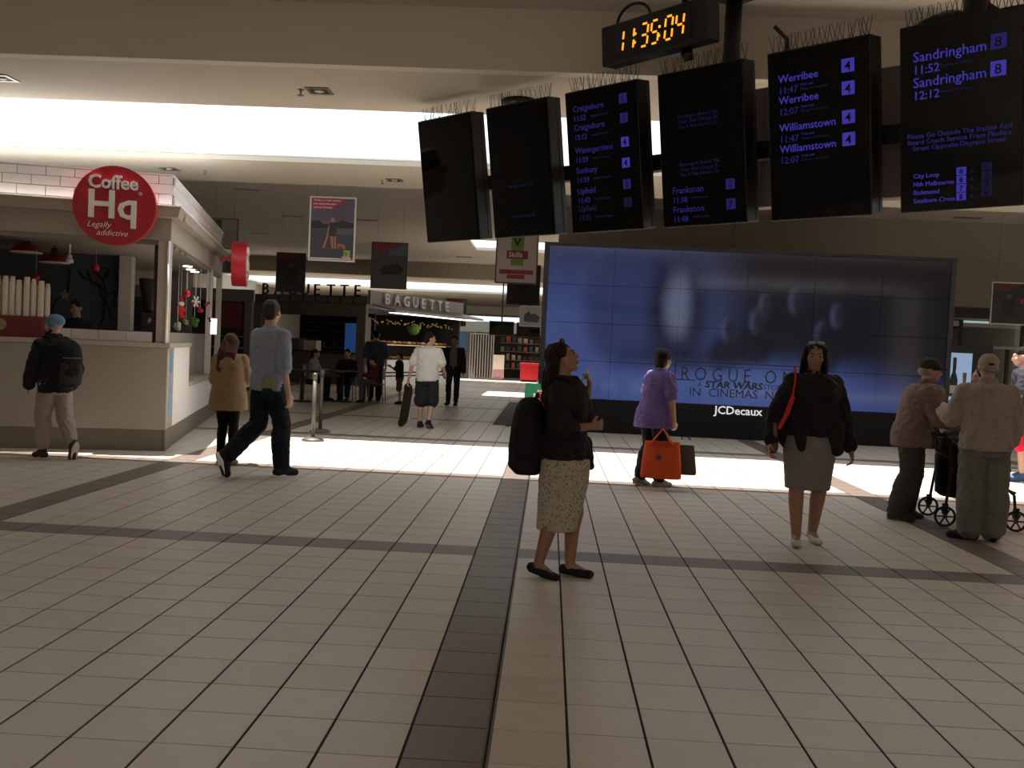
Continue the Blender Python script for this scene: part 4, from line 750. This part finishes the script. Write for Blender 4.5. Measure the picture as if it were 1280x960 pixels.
# 1 woman with backpack, foreground
P = Person('woman in black cardigan and speckled pencil skirt looking up, black backpack on', (.14, 6.2, 0), 72, 1.585, True, 1.12, (0, .02), (6, -20),
    [((.07, -.08, .47), (.075, -.05, .088), (.0, -1, -.02)), ((-.075, .03, .46), (-.085, .14, .10), (-.12, -1, -.18))],
    [((.0, -.08, -.235), (-.08, -.06, .225), 1.0, (-.3, 1, -.1)), ((-.07, -.05, -.27), (.21, -.15, .02), .7, (.2, .9, 0))], .0075)
P.body(sk_m); P.face(); m_skirt = M('speckled_knit', '#a59c88', .9, var=.0)
nt = m_skirt.node_tree; N = nt.nodes; L = nt.links; w1 = N.new('ShaderNodeTexVoronoi'); w1.inputs['Scale'].default_value = 1; mp = N.new('ShaderNodeMapping'); tc = N.new('ShaderNodeTexCoord'); L.new(tc.outputs['Object'], mp.inputs[0]); mp.inputs['Scale'].default_value = (105, 105, 40); L.new(mp.outputs[0], w1.inputs['Vector']); rp = N.new('ShaderNodeValToRGB'); rp.color_ramp.elements[0].color = lin('#4a443a'); rp.color_ramp.elements[1].color = lin('#b5ac98'); rp.color_ramp.elements[0].position = .2; rp.color_ramp.elements[1].position = .42; L.new(w1.outputs['Distance'], rp.inputs[0]); L.new(rp.outputs[0], N['Principled BSDF'].inputs['Base Color'])
P.skirt(m_skirt, [(-.005, .045, .345, .128, .145), (-.003, .035, .44, .138, .155), (0, .02, .56, .155, .17), (0, .005, .7, .185, .182), (0, .0, .84, .2, .178), (0, 0, .95, .19, .16), (0, 0, 1.02, .165, .135)])
def cardi(b):
    b.cap(P.pt(.12, -.1, .98), .06, P.pt(.13, -.15, .82), .035, 10); b.cap(P.pt(-.1, .1, .98), .07, P.pt(-.1, .11, .88), .04, 10)
P.top(m_blk2, .88, 1.3, .026, 'cardigan', .012, extra=cardi)
P.shoes(m_blk, .006, None, True)
def hair1(b, h):
    b.ell(h(0, .028, .04), (.085, .105, .092), P.R); b.ell(h(0, .07, -.02), (.08, .07, .08), P.R)
    for x, y, z, r in ((-.06, .06, -.1, .05), (.06, .06, -.1, .05), (0, .1, -.12, .055), (-.04, .09, -.2, .055), (.04, .09, -.2, .055), (-.03, .1, -.29, .045), (.03, .1, -.29, .045), (.0, .1, -.37, .03)): b.ell(P.hc+Matrix.Rotation(.1, 3, 'Z') @ V(x*1.05, y, z), (r, r, r*1.25))
    b.cap(h(-.07, -.01, .06), .022, h(-.085, .03, -.02), .025)
P.blob('hair', m_hairbr, hair1, .009)
b = MB(); R_ = P.R
for x in (-1, 1): b.ell(P.hd(x*.035, -.035, .122), (.03, .012, .02), R_)
b.cap(P.hd(-.06, -.03, .118), .005, P.hd(-.09, .05, .05), .004); b.cap(P.hd(.06, -.03, .118), .005, P.hd(.09, .05, .05), .004); b.v = [tuple(c*P.k for c in v) for v in b.v]; b.build('sunglasses', m_black, P.root, True)
def backpack(P, lab, cx, cy, z0, z1, w, d, mat, mat2, sh=1.43, piping=None):
    t = thing('backpack', lab, 'backpack', P.root.location, P.root.rotation_euler.z); k = P.k; zm = (z0+z1)/2; hh = z1-z0
    def up(b, n, m, par=t, vx=.012): b.v = [tuple(c*k for c in v) for v in b.v]; o = b.build(n, m, par, True); r = o.modifiers.new('union', 'REMESH'); r.mode = 'VOXEL'; r.voxel_size = vx; r.use_smooth_shade = True; sm = o.modifiers.new('relax', 'SMOOTH'); sm.iterations = 6; sm.factor = .5; REMESH.append(o); return o
    b = MB(); b.zloft([(cx, cy, z0+hh*f, w*a, d*c) for f, a, c in ((0, .6, .6), (.06, .9, .9), (.3, 1, 1.05), (.6, .98, .95), (.85, .85, .75), (.96, .6, .5), (1, .3, .25))], 24); up(b, 'main_bag', mat)
    b = MB(); b.zloft([(cx, cy+d*.62, z0+hh*f, w*a, d*.5*a) for f, a in ((.06, .6), (.1, .78), (.35, .8), (.52, .72), (.58, .4))], 20); up(b, 'front_pocket', mat2)
    for x in (-1, 1):
        b = MB(); pts = [V(x*.10, .11, z1-.06), V(x*.115, .09, sh+.03), V(x*.12, -.04, sh+.035), V(x*.125, -.13, sh-.1), V(x*.14, -.12, sh-.25), V(x*.15, .02, sh-.36), V(x*.13, .12, z0+.12)]
        for p, q in zip(pts[:-1], pts[1:]): b.cap(P.pt(*p)+V(0, 0, 0), .017, P.pt(*q), .017, 8)
        up(b, 'strap', mat, t, .01)
    b = MB(); b.tube([V(cx+.03*math.cos(a), cy-.05, z1+.03*math.sin(a)) for a in [PI*i/8 for i in range(9)]], .009); b.v = [tuple(c*k for c in v) for v in b.v]; b.build('grab_handle', mat2, t, True)
    b = MB().tube([V(cx-w*.7, cy+d*1.0, z0+hh*.62), V(cx+w*.7, cy+d*1.0, z0+hh*.62)], .006); b.v = [tuple(c*k for c in v) for v in b.v]; b.build('zip', piping or m_steel, t)
    return t
m_bag = cloth('backpack_black', '#201e20', bump=.3); m_bag2 = cloth('backpack_charcoal', '#2a2628', bump=.3)
backpack(P, 'black backpack slung low on the woman in speckled skirt', -.05, .27, .74, 1.30, .17, .135, m_bag, m_bag2)
b = MB(); e, w, c_, n_ = P.arms[0]; d = (w-e).normalized(); t = thing('phone', 'mobile phone in green case held up by the woman with backpack', 'phone', P.w(w+d*.1+V(-.01, .045, .02)), math.radians(72)); t.rotation_euler = (math.radians(35), math.radians(-40), math.radians(60))
Bx('body', M('phone_case', '#c8b89a', .4), t, -.036, .036, -.005, .005, -.07, .07, bevel=.004); Bx('screen', M('phone_green', '#4a8a5a', .3), t, -.032, .032, -.0065, -.0052, -.062, .062); 
# 2 woman walking towards the camera
P = Person('woman in black top and grey pencil skirt walking, red bag strap on shoulder', (2.17, 7.8, 0), -4, 1.69, True, 1.3, (0, .0), (-6, 6),
    [((.10, -.02, .5), (.085, .10, .10), (.12, -1, -.1)), ((-.10, -.05, .5), (-.09, -.10, .088), (-.15, -1, .05))],
    [((.10, .03, -.28), (.05, -.08, -.26), .9, (-1, 0, 0)), ((-.12, .03, -.27), (-.04, -.1, -.25), .9, (1, 0, 0))], .0085)
P.body(sk_m); P.face(); m_gsk = cloth('grey_tweed', '#7d7872', .2, 60, .3)
P.skirt(m_gsk, [(0, -.0, .47, .185, .17), (0, 0, .6, .195, .178), (0, 0, .75, .215, .185), (0, 0, .87, .22, .18), (0, 0, .98, .2, .16)])
def drape(b): b.cap(P.pt(-.12, -.16, 1.0), .07, P.pt(-.10, -.17, .83), .03); b.cap(P.pt(.17, -.12, 1.0), .08, P.pt(.2, -.1, .82), .055); b.cap(P.pt(-.18, .0, 1.0), .07, P.pt(-.2, .0, .86), .05)
P.top(m_blk2, .93, 1.9, .04, 'black_top', .0, (.066, .060, .052), extra=drape)
P.shoes(M('white_shoe', '#b9b2a6', .5), .005, None, True)
def hair2(b, h):
    b.ell(h(0, .03, .042), (.086, .104, .09), P.R)
    for x in (-1, 1): b.cap(h(x*.065, .0, .06), .034, h(x*.082, .02, -.05), .034); b.cap(h(x*.082, .02, -.05), .036, h(x*.09, .03, -.19), .03)
    b.ell(h(0, .08, -.06), (.085, .05, .11), P.R)
P.blob('hair', m_hairb, hair2, .009)
b = MB()
for x in (-1, 1): b.ell(P.hd(x*.036, -.055, .115), (.032, .012, .014), P.R)
b.v = [tuple(c*P.k for c in v) for v in b.v]; b.build('sunglasses', m_alu, P.root, True)
t = thing('shoulder_bag', 'red strapped shoulder bag hanging at the walking woman\'s side', 'bag', P.root.location, P.root.rotation_euler.z); m_strap = cloth('coral_strap', '#c8383a', bump=.1); b = MB()
pts = [P.pt(-.13, .1, 1.40), P.pt(-.16, .0, 1.485), P.pt(-.165, -.11, 1.40), P.pt(-.19, -.165, 1.25), P.pt(-.235, -.17, 1.1), P.pt(-.28, -.12, .98)]
for p, q in zip(pts[:-1], pts[1:]): b.box((p+q)/2, (.035, .012, (q-p).length+.01), (q-p).to_track_quat('Z', 'X').to_matrix())
b.v = [tuple(c*P.k for c in v) for v in b.v]; b.build('strap', m_strap, t)
b = MB().zloft([(-.31, .02, .76, .035, .11), (-.31, .02, .8, .05, .14), (-.31, .02, .95, .05, .13), (-.31, .02, 1.02, .03, .1)], 20); b.v = [tuple(c*P.k for c in v) for v in b.v]; b.build('bag_body', cloth('tan_bag', '#7c5a48'), t, True)
# 3 purple top woman with orange bag
P = Person('woman in lilac top and jeans facing the video wall', (1.22, 10.72, 0), 124, 1.60, True, 1.14, (0, -.08), (5, 10),
    [((.09, -.03, .5), (.10, .10, .10), (.1, -1, -.2)), ((-.09, -.07, .5), (-.10, -.04, .088), (-.1, -1, 0))],
    [((.07, .0, -.28), (.02, -.08, -.25), .9, (-1, 0, 0)), ((-.10, .02, -.27), (-.02, -.03, -.25), 1.6, (1, 0, 0))], .0095)
P.body(sk_l); P.pants(cloth('dark_denim', '#23252e'), 1.92); P.top(cloth('lilac_cotton', '#725c94', .1, 10, .8, 7), .74, .75, .035, 'lilac_top', .03); P.shoes(M('grey_trainer', '#8a8478', .7), .014, M('pale_sole', '#b5aea2', .7))
P.blob('hair', m_hairbr, lambda b, h: (b.ell(h(0, .03, .035), (.098, .114, .104), P.R), b.ell(h(0, .05, -.05), (.094, .082, .075), P.R)), .01)
hp = P.w(P.arms[1][1]+V(0, -.03, -.1)); t = thing('shopping_bag', 'orange fabric shopping bag in the lilac woman\'s hand', 'bag', (hp.x-.15, hp.y-.1, 0), math.radians(-8)); m_or = cloth('orange_bag', '#d2562a', .12, 8, .7, 8); hz = hp.z
def rbox(b, cx, cy, z0, z1, w0, w1, d): b.loft([((cx, cy, z), (w, 0, 0), (0, dd, 0)) for z, w, dd in ((z0, w0*.96, d*.8), (z0+.03, w0, d), ((z0+z1)/2, (w0+w1)/2*1.03, d*1.05), (z1, w1, d*.5))], 28)
b = MB(); rbox(b, 0, 0, .13, .54, .225, .19, .09); b.build('bag_body', m_or, t, True); b = MB().bx(-.11, .1, -.098, -.092, .33, .47); 
for s in (-1, 1):
    b2 = MB(); pts = [V(-.12, s*.06, .52), V(-.05, s*.03, hz-.06), V(0, s*.01, hz+.005), V(.05, s*.03, hz-.06), V(.11, s*.06, .52)]
    for p, q in zip(pts[:-1], pts[1:]): b2.box((p+q)/2, (.03, .008, (q-p).length), (q-p).to_track_quat('Z', 'Y').to_matrix())
    b2.build('handle', m_or, t)
b = MB().loft([((-.03, -.098, .37), (.035, 0, 0), (0, 0, .035)), ((-.03, -.102, .37), (.035, 0, 0), (0, 0, .035))], 5); b.build('logo_print', M('purple_print', '#6a3050', .6), t); text('SAINTS', .05, MATS['purple_print'], t, (-.03, -.105, .36), 'lettering', 'CENTER') if False else None
b = MB(); rbox(b, 0, 0, .17, .5, .13, .09, .06); o = b.build('shopping_bag', cloth('taupe_bag', '#4e463e'), None, True); o.location = (hp.x+.13, hp.y+.02, 0); tag(o, 'small taupe bag behind the orange shopping bag', 'bag'); MB().tube([V(-.05, 0, .56), V(-.06, 0, hz), V(.05, 0, .56)], .006).build('handle', m_blk, o)
# 4 tall man in blue shirt
P = Person('tall man in blue rolled-sleeve shirt and dark jeans striding away', (-3.0, 10.0, 0), 148, 1.93, False, 1.0, (0, -.02), (28, 2),
    [((.11, .0, .50), (.16, .33, .20), (.05, -.45, -1)), ((-.09, -.12, .5), (-.09, -.13, .088), (-.1, -1, 0))],
    [((.06, -.06, -.28), (-.0, -.16, -.2), .6, (-1, 0, 0)), ((-.07, .05, -.28), (-.02, -.05, -.26), .7, (1, 0, 0))], .0095)
P.body(sk_p); P.pants(cloth('navy_denim', '#1a1d26'), 1.95, (.1, .085, .08)); P.top(cloth('blue_chambray', '#8d94a2', .1, 12, .8, 7), .84, 1.05, .03, 'shirt'); P.shoes(m_blk, .014, m_white)
P.blob('hair', m_haird, lambda b, h: short_hair(b, h, P.R), .01)
b = MB(); b.ell(P.pt(-.16, .13, .90), (.075, .03, .08)); P.fin(b, 'hanging_cap', cloth('khaki_cap', '#8d8468'), .009); b = MB(); b.ell(P.pt(-.16, .14, .83), (.085, .025, .06)); P.fin(b, 'hanging_cap_brim', cloth('dark_teal', '#1d2a30'), .009)
# 5 red-haired woman
P = Person('woman with long copper hair in tan oversized jumper walking away', (-3.66, 10.7, 0), 183, 1.56, True, 1.0, (0, -.05), (20, 22),
    [((.075, -.04, .5), (.07, .04, .088), (0, -1, 0)), ((-.07, -.03, .5), (-.07, .0, .088), (0, -1, 0))],
    [((.05, -.05, -.27), (-.08, -.2, .0), .8, (-1, 0, 0)), ((-.05, -.05, -.27), (.08, -.2, .0), .8, (1, 0, 0))], .0105)
P.body(sk_p); P.pants(cloth('black_leggings', '#121012'), 1.9, (.085, .062, .048), 'leggings'); P.top(cloth('tan_knit', '#94795a', .1, 14, .8, 6), .72, 1.8, .055, 'jumper', .02, (.085, .075, .06)); P.shoes(M('tan_shoe', '#6d604e', .7), .008)
def hair5(b, h):
    b.ell(h(0, .028, .036), (.09, .11, .096), P.R)
    for k in range(7): x = (k-3)*.026; b.cap(h(x, .07, .0), .035, P.hc+V(x*1.1, .165, -.13), .036); b.cap(P.hc+V(x*1.1, .165, -.13), .036, P.hc+V(x*1.25, .225, -.33-.03*(k % 2)), .016)
P.blob('hair', m_hairr, hair5, .01)
# 6 man in blue beanie
P = Person('bearded man in light blue beanie, black jacket and beige trousers walking left', (-5.62, 10.55, 0), -125, 1.66, False, 1.02, (0, -.02), (35, 2),
    [((.09, -.1, .5), (.09, -.08, .088), (0, -1, 0)), ((-.11, .04, .48), (-.12, .22, .18), (-.05, -.5, -1))],
    [((.07, -.02, -.29), (-.03, -.14, -.2), .6, (-1, 0, 0)), ((-.07, .04, -.28), (.0, -.12, -.22), .6, (1, 0, 0))], .0105)
P.body(sk_l); P.face(); P.pants(cloth('beige_chino', '#a3968a', .12, 10, .8, 7), 1.82, (.108, .09, .075)); P.top(m_blk, .80, 1.95, .035, 'jacket'); P.shoes(M('brown_sneaker', '#3a2a26', .7), .014, m_cup)
P.blob('beanie', cloth('blue_beanie', '#5d8094', .15, 40), lambda b, h: (b.ell(h(0, .022, .06), (.092, .115, .085), P.R), b.cap(h(-.05, .02, .03), .06, h(.05, .02, .03), .06)), .01)
P.blob('beard', m_hairb, lambda b, h: (b.ell(h(0, -.055, -.09), (.055, .05, .05), P.R), b.cap(h(-.06, -.01, -.06), .025, h(.06, -.01, -.06), .025)), .01)
backpack(P, 'black and grey backpack on the man in blue beanie', 0, .27, .88, 1.44, .18, .14, m_bag, cloth('backpack_grey', '#3c3634', bump=.3))
# 7 man in white tee with skateboard
P = Person('man in white T-shirt and black shorts carrying a skateboard', (-2.15, 16.75, 0), 172, 1.74, False, 1.08, (0, 0), (-50, 0),
    [((.1, -.02, .5), (.1, .0, .088), (.1, -1, 0)), ((-.09, -.06, .5), (-.085, .10, .12), (-.1, -1, -.35))],
    [((.10, .02, -.27), (.06, -.03, -.25), 1.3, (-1, 0, 0)), ((-.09, .0, -.27), (.0, -.18, -.12), .8, (1, 0, 0))], .012)
P.body(sk_l); P.pants(m_blk, 1.08, (.115, .115, .11), 'shorts'); P.top(cloth('white_cotton', '#cfc9c4', .05, 10, .7, 7), .84, .72, .035, 'T-shirt'); P.shoes(m_blk, .014, m_gg); P.blob('hair', m_hairb, lambda b, h: short_hair(b, h, P.R), .011)
hp = P.w(P.arms[0][1]+V(.03, 0, -.1)); t = thing('skateboard', 'skateboard held upright in the white T-shirt man\'s left hand', 'skateboard', (hp.x, hp.y, hp.z-.36), math.radians(20)); t.rotation_euler = (0, math.radians(12), math.radians(60))
b = MB(); n = 18; rg = []
for k in range(n+1): z = -.40+.8*k/n; c = .05*max(0, abs(z)-.26)/.14; wd_ = .1*math.sqrt(max(.04, 1-max(0, (abs(z)-.3)/.105)**2)); rg.append(((-c, 0, z), (.007, 0, 0), (0, wd_, 0)))
b.loft(rg, 12); b.build('deck', cloth('deck_dark', '#2a211c', bump=0), t, True)
for z in (-.24, .24):
    MB().box((.03, 0, z), (.04, .05, .05)).cyl((.05, -.075, z), (.05, .075, z), .008).build('truck', m_alu, t)
    for y in (-.08, .08): MB().cyl((.05, y-.016, z), (.05, y+.016, z), .027, None, 16).build('wheel', m_cup, t, True)
# 8 man in dark jacket
P = Person('man in open black jacket and grey shirt walking towards camera, far off', (-2.35, 23.4, 0), -5, 1.76, False, 1.0, (0, 0), (0, 5),
    [((.1, -.05, .5), (.09, -.02, .088), (.1, -1, 0)), ((-.1, -.08, .5), (-.11, .02, .095), (-.1, -1, 0))], None, .013)
P.body(sk_m); P.face(); P.pants(m_blk, 1.95, (.09, .07, .06)); P.top(cloth('grey_tee', '#6a6460'), .88, 0, .018, 'inner_shirt'); P.shoes(m_blk, .012); P.blob('hair', m_hairb, lambda b, h: short_hair(b, h, P.R), .012)
b = MB()
for x in (-1, 1):
    b.loft([(P.pt(x*(.12+.02), .005, z), (.075, 0, 0), (0, .145, 0)) for z in (.84, 1.0, 1.2, 1.36, 1.43)], 16)
    P.arm(b, 0 if x > 0 else 1, (.075, .065, .055), 1.95)
b.loft([(P.pt(0, .07, z), (.17, 0, 0), (0, .075, 0)) for z in (.84, 1.0, 1.2, 1.4)], 16); P.fin(b, 'jacket', m_blk, .014, 4)
# 9 old man with dark cap, walker
P = Person('elderly man in dark cap and brown jacket leaning on a walker', (3.56, 9.3, 0), 78, 1.62, False, 1.2, (0, -.12), (0, 4),
    [((.1, -.05, .48), (.1, .0, .088), (.1, -1, 0)), ((-.1, -.01, .48), (-.1, .12, .088), (-.25, -1, 0))],
    [((.07, -.08, -.26), (-.06, -.24, -.03), 1.2, (0, 0, -1)), ((-.07, -.1, -.26), (.06, -.25, -.06), 1.2, (0, 0, -1))], .0095)
P.body(sk_l); P.face(brow='#8a8078'); P.pants(cloth('dark_trousers', '#453e39', .15, 10, .7, 6), 1.95, (.115, .1, .09)); P.top(cloth('brown_jacket', '#7c6861', .12, 10, .8, 6), .78, 1.95, .05, 'jacket', 0, (.09, .08, .065)); P.shoes(M('grey_suede', '#3a3430', .8), .012, m_gg)
P.blob('hair', M('hair_grey', '#8a837c', .7, var=.2, scale=40), lambda b, h: b.ell(h(0, .045, -.01), (.078, .078, .06), P.R), .01); P.cap(cloth('olive_cap', '#35352e'))
# rollator walker
m_rub = M('rubber_black', '#141212', .7); t = thing('rollator_walker', 'black four-wheeled walker between the two elderly men', 'walker', (4.07, 9.24, 0), math.radians(82)); m_frame = M('walker_frame', '#2a1d1c', .4, .5)
for x in (-1, 1):
    MB().tube([V(x*.29, .24, .14), V(x*.27, .2, .5), V(x*.25, .22, .82), V(x*.25, .3, .86)], .014, 8).build('rear_tube', m_frame, t, True); MB().tube([V(x*.29, -.38, .14), V(x*.28, -.36, .34), V(x*.26, -.1, .55), V(x*.25, .2, .8)], .014, 8).build('front_tube', m_frame, t, True)
    MB().cap((x*.25, .26, .86), .019, (x*.25, .38, .87), .019).build('grip', m_rub, t, True); MB().tube([V(x*.25, .34, .83), V(x*.25, .22, .78)], .008).build('brake_lever', m_rub, t)
    for y in (.24, -.38):
        wy = MB()
        for k in range(20):
            a0, a1 = 2*PI*k/20, 2*PI*(k+1)/20; wy.cap((x*.31, y+.088*math.cos(a0), .1+.088*math.sin(a0)), .012, (x*.31, y+.088*math.cos(a1), .1+.088*math.sin(a1)), .012, 6)
        wo = wy.build('wheel', m_rub, t, True); b = MB()
        for k in range(6): a = 2*PI*k/6; b.box((x*.31, y+.042*math.cos(a), .1+.042*math.sin(a)), (.014, .075, .014), Matrix.Rotation(a, 3, 'X'))
        b.cyl((x*.31-.012, y, .1), (x*.31+.012, y, .1), .02); b.build('spokes', M('wheel_hub', '#3c302c', .6), wo); MB().box((x*.295, y, .17), (.03, .05, .1)).build('fork', m_frame, t)
MB().box((0, -.28, .56), (.46, .12, .04)).build('seat', m_rub, t, bevel=.012); MB().zloft([(0, .06, .26, .2, .16), (0, .06, .29, .24, .2), (0, .06, .6, .24, .21), (0, .06, .8, .21, .17), (0, .06, .83, .15, .1)], 24).build('basket_bag', m_bag, t, True); MB().tube([V(-.28, -.37, .36), V(.28, -.37, .36)], .01).build('cross_bar', m_frame, t); MB().tube([V(-.26, .2, .64), V(0, .27, .70), V(.26, .2, .64)], .02).build('backrest_strap', m_rub, t)
# 10 old man from behind
P = Person('elderly man in beige cap and grey-brown jacket, back to camera', (3.85, 8.38, 0), 172, 1.66, False, 1.1, (0, -.04), (-4, 6),
    [((.09, -.02, .48), (.10, .02, .088), (1, -.45, 0)), ((-.1, -.01, .48), (-.10, .03, .088), (-.15, -1, 0))],
    [((.09, -.05, -.25), (.02, -.2, .05), .6, (-1, 0, 0)), ((-.06, .0, -.27), (-.01, -.14, -.2), .6, (1, 0, 0))], .009)
P.body(sk_l); P.pants(cloth('grey_slacks', '#6c6a62', .1, 10, .7, 6), 1.96, (.125, .115, .105)); P.top(cloth('taupe_jacket', '#988a7f', .08, 10, .6, 6), .84, 1.95, .05, 'jacket', 0, (.095, .085, .07)); P.shoes(m_blk, .012)
P.blob('hair', MATS['hair_grey'], lambda b, h: b.ell(h(0, .038, -.015), (.076, .08, .04), P.R), .01); cp = P.cap(cloth('beige_cap', '#a5947c')); b = MB().ell(P.hd(0, .118, .025), (.03, .01, .012), P.R); b.v = [tuple(c*P.k for c in v) for v in b.v]; b.build('cap_strap_gap', m_black, cp, True)
# 11 woman behind the walker
P = Person('woman with brown hair and brown coat half hidden behind elderly man', (4.52, 9.9, 0), -75, 1.56, True, 1.1, (0, -.05), (0, 8), None, [((.05, .02, -.28), (.02, -.05, -.25), .6), ((-.05, -.04, -.27), (-.02, -.2, -.1), .8)], .012)
P.body(sk_l); P.face(); P.pants(cloth('brown_trousers', '#3a2c26'), 1.95); P.top(cloth('brown_coat', '#4a3930', .1, 10, .6, 6), .6, 1.95, .04, 'coat'); P.shoes(m_blk); P.blob('hair', m_hairbr, lambda b, h: (b.ell(h(0, .028, .035), (.09, .108, .096), P.R), b.ell(h(0, .06, -.05), (.085, .06, .09), P.R)), .012)
# 12 person in red shorts at right edge
P = Person('man in dark T-shirt and red shorts holding a phone at right edge', (6.45, 13.0, 0), -112, 1.86, False, 1.0, (0, -.02), (0, 12), None, [((.06, -.06, -.27), (-.1, -.24, .1), .9, (-.5, 0, 1)), ((-.06, -.06, -.27), (.1, -.24, .1), .9, (.5, 0, 1))], .012)
P.body(sk_p); P.pants(cloth('red_shorts', '#c8203c'), 1.0, (.12, .12, .115), 'shorts'); P.top(cloth('charcoal_tee', '#3a3a42'), .86, .75, .03, 'T-shirt'); P.shoes(M('blue_runner', '#35507a', .6), .014, m_white); P.blob('hair', m_hairb, lambda b, h: short_hair(b, h, P.R), .011)
hp = P.w((P.arms[0][1]+P.arms[1][1])/2+V(0, -.08, .05)); o = MB().bx(-.04, .04, -.005, .005, -.075, .075).build('phone', m_white, None, bevel=.003); o.location = hp; o.rotation_euler = (-.7, 0, math.radians(-118)); tag(o, 'pale phone held by man in red shorts at right edge', 'phone')
# 13 barista
P = Person('barista in dark clothes with white apron straps inside coffee kiosk', kw(-1.42, 1.5, .22), 10, 1.7, False, 1.0, (0, 0), (-20, 6), None, None, .014)
P.body(sk_m); P.face(); P.pants(m_blk); P.top(m_blk, .86, .8, .03); P.shoes(m_blk); P.blob('hair', m_hairb, lambda b, h: short_hair(b, h, P.R), .012); b = MB().bx(-.09, .09, -.2, -.165, .6, 1.3); b.v = [tuple(c*P.k for c in v) for v in b.v]; b.build('apron', m_cup, P.root)
# 14-18 café people
def sit(label, seat, hh, fem, hairm, topm, pantm, dz=0, arms=None, bulk=1):
    p, rz, _ = seat; k = hh/1.75; pz = .50/k-.90+dz
    P = Person(label, (p.x, p.y, 0), math.degrees(rz), hh, fem, bulk, (0, -.05), (0, 8), [((.1, -.42, .50/k), (.1, -.40, .088), (0, -1, 0)), ((-.1, -.42, .50/k), (-.1, -.36, .088), (0, -1, 0))], arms or [((.04, -.12, -.25), (-.06, -.22, .03), .6, (0, 0, -1)), ((-.04, -.12, -.25), (.06, -.22, .03), .6, (0, 0, -1))], .015, pz)
    P.body(sk_l); P.pants(pantm, 1.9, (.1, .08, .07)); P.top(topm, .92, 1.9, .03); P.shoes(m_blk); P.blob('hair', hairm, lambda b, h: (short_hair(b, h, P.R), b.ell(h(0, .07, -.08), (.075, .05, .09), P.R) if fem else 0), .014); return P
m_dkt = cloth('dark_top', '#221e22'); m_rdt = cloth('dull_red_top', '#5a2a2c'); m_grt = cloth('grey_trouser', '#55504c')
sit('seated woman in white cardigan at the café table', SEATS[0], 1.62, True, m_hairb, cloth('white_cardigan', '#a09a94'), m_blk); sit('seated person in dark clothes facing camera behind café table', SEATS[1], 1.7, False, m_hairbr, m_dkt, m_blk); sit('child in dull red top seated beside café table', SEATS[2], 1.35, False, m_hairbr, m_rdt, m_grt)
P = Person('man in dark blue shirt standing beside the café table', T1+V(.62, .95, 0), 200, 1.82, False, 1.15, (0, 0), (0, 5), None, None, .014); P.body(sk_l); P.pants(m_blk); P.top(cloth('dusk_blue_shirt', '#38404e'), .84, .9, .035); P.shoes(m_blk); P.blob('hair', m_hairb, lambda b, h: short_hair(b, h, P.R), .012)
P = Person('child in dark top and brown shorts standing right of café table', T1+V(1.38, .15, 0), -85, 1.28, False, .95, (0, -.03), (0, 0), None, [((.04, -.12, -.22), (-.02, -.16, .08), .6), ((-.04, -.12, -.22), (.02, -.16, .08), .6)], .014); P.body(sk_l); P.pants(cloth('brown_shorts', '#5a4638'), 1.0, (.1, .095, .09), 'shorts'); P.top(m_dkt, .86, .9, .03); P.shoes(m_blk); P.blob('hair', m_hairb, lambda b, h: (short_hair(b, h, P.R), b.cap(h(0, .1, 0), .03, h(0, .13, -.12), .02)), .012)
# ------------------------------------------------------------------ bake remeshes and lettering into plain meshes
bpy.context.view_layer.update()
dg = bpy.context.evaluated_depsgraph_get()
res = [(o, bpy.data.meshes.new_from_object(o.evaluated_get(dg))) for o in REMESH]
tres = [(t, m, n, bpy.data.meshes.new_from_object(t.evaluated_get(dg))) for t, m, n in TEXT]
FOLD = {'cardigan': .006, 'black_top': .008, 'skirt': .003, 'trousers': .008, 'leggings': .004, 'shorts': .008, 'shirt': .006, 'lilac_top': .009, 'jumper': .004, 'jacket': .01, 'coat': .009, 'T-shirt': .009, 'inner_shirt': .005, 'hair': .006, 'main_bag': .005, 'beanie': .003}
for o, me in res:
    o.modifiers.clear(); me.polygons.foreach_set('use_smooth', [True]*len(me.polygons)); nm = o.name.split('.')[0]; a = FOLD.get(nm, 0)
    if a:                                   # cloth folds and hair locks as real relief
        sd = Vector((sum(map(ord, o.parent.name)) % 97, 0, len(me.vertices) % 31)); hr = nm == 'hair'; nn = [v.normal.copy() for v in me.vertices]
        for v, n in zip(me.vertices, nn):
            c = v.co; q = Vector((c.x*38, c.y*38, c.z*7)) if hr else Vector((c.x*11+c.z*5, c.y*11, c.z*10-c.x*6))
            f = noise.noise(q+sd)+.5*noise.noise(q*2.1+sd); v.co = c+n*(a*(1-2.2*abs(f)) if not hr else a*f)
        me.update()
    o.data = me
for t, m, n, me in tres:
    o = bpy.data.objects.new(n, me); C.objects.link(o); o.parent = t.parent; o.location = t.location; o.rotation_euler = t.rotation_euler; o.scale = t.scale
    me.materials.clear(); me.materials.append(m); bpy.data.objects.remove(t)
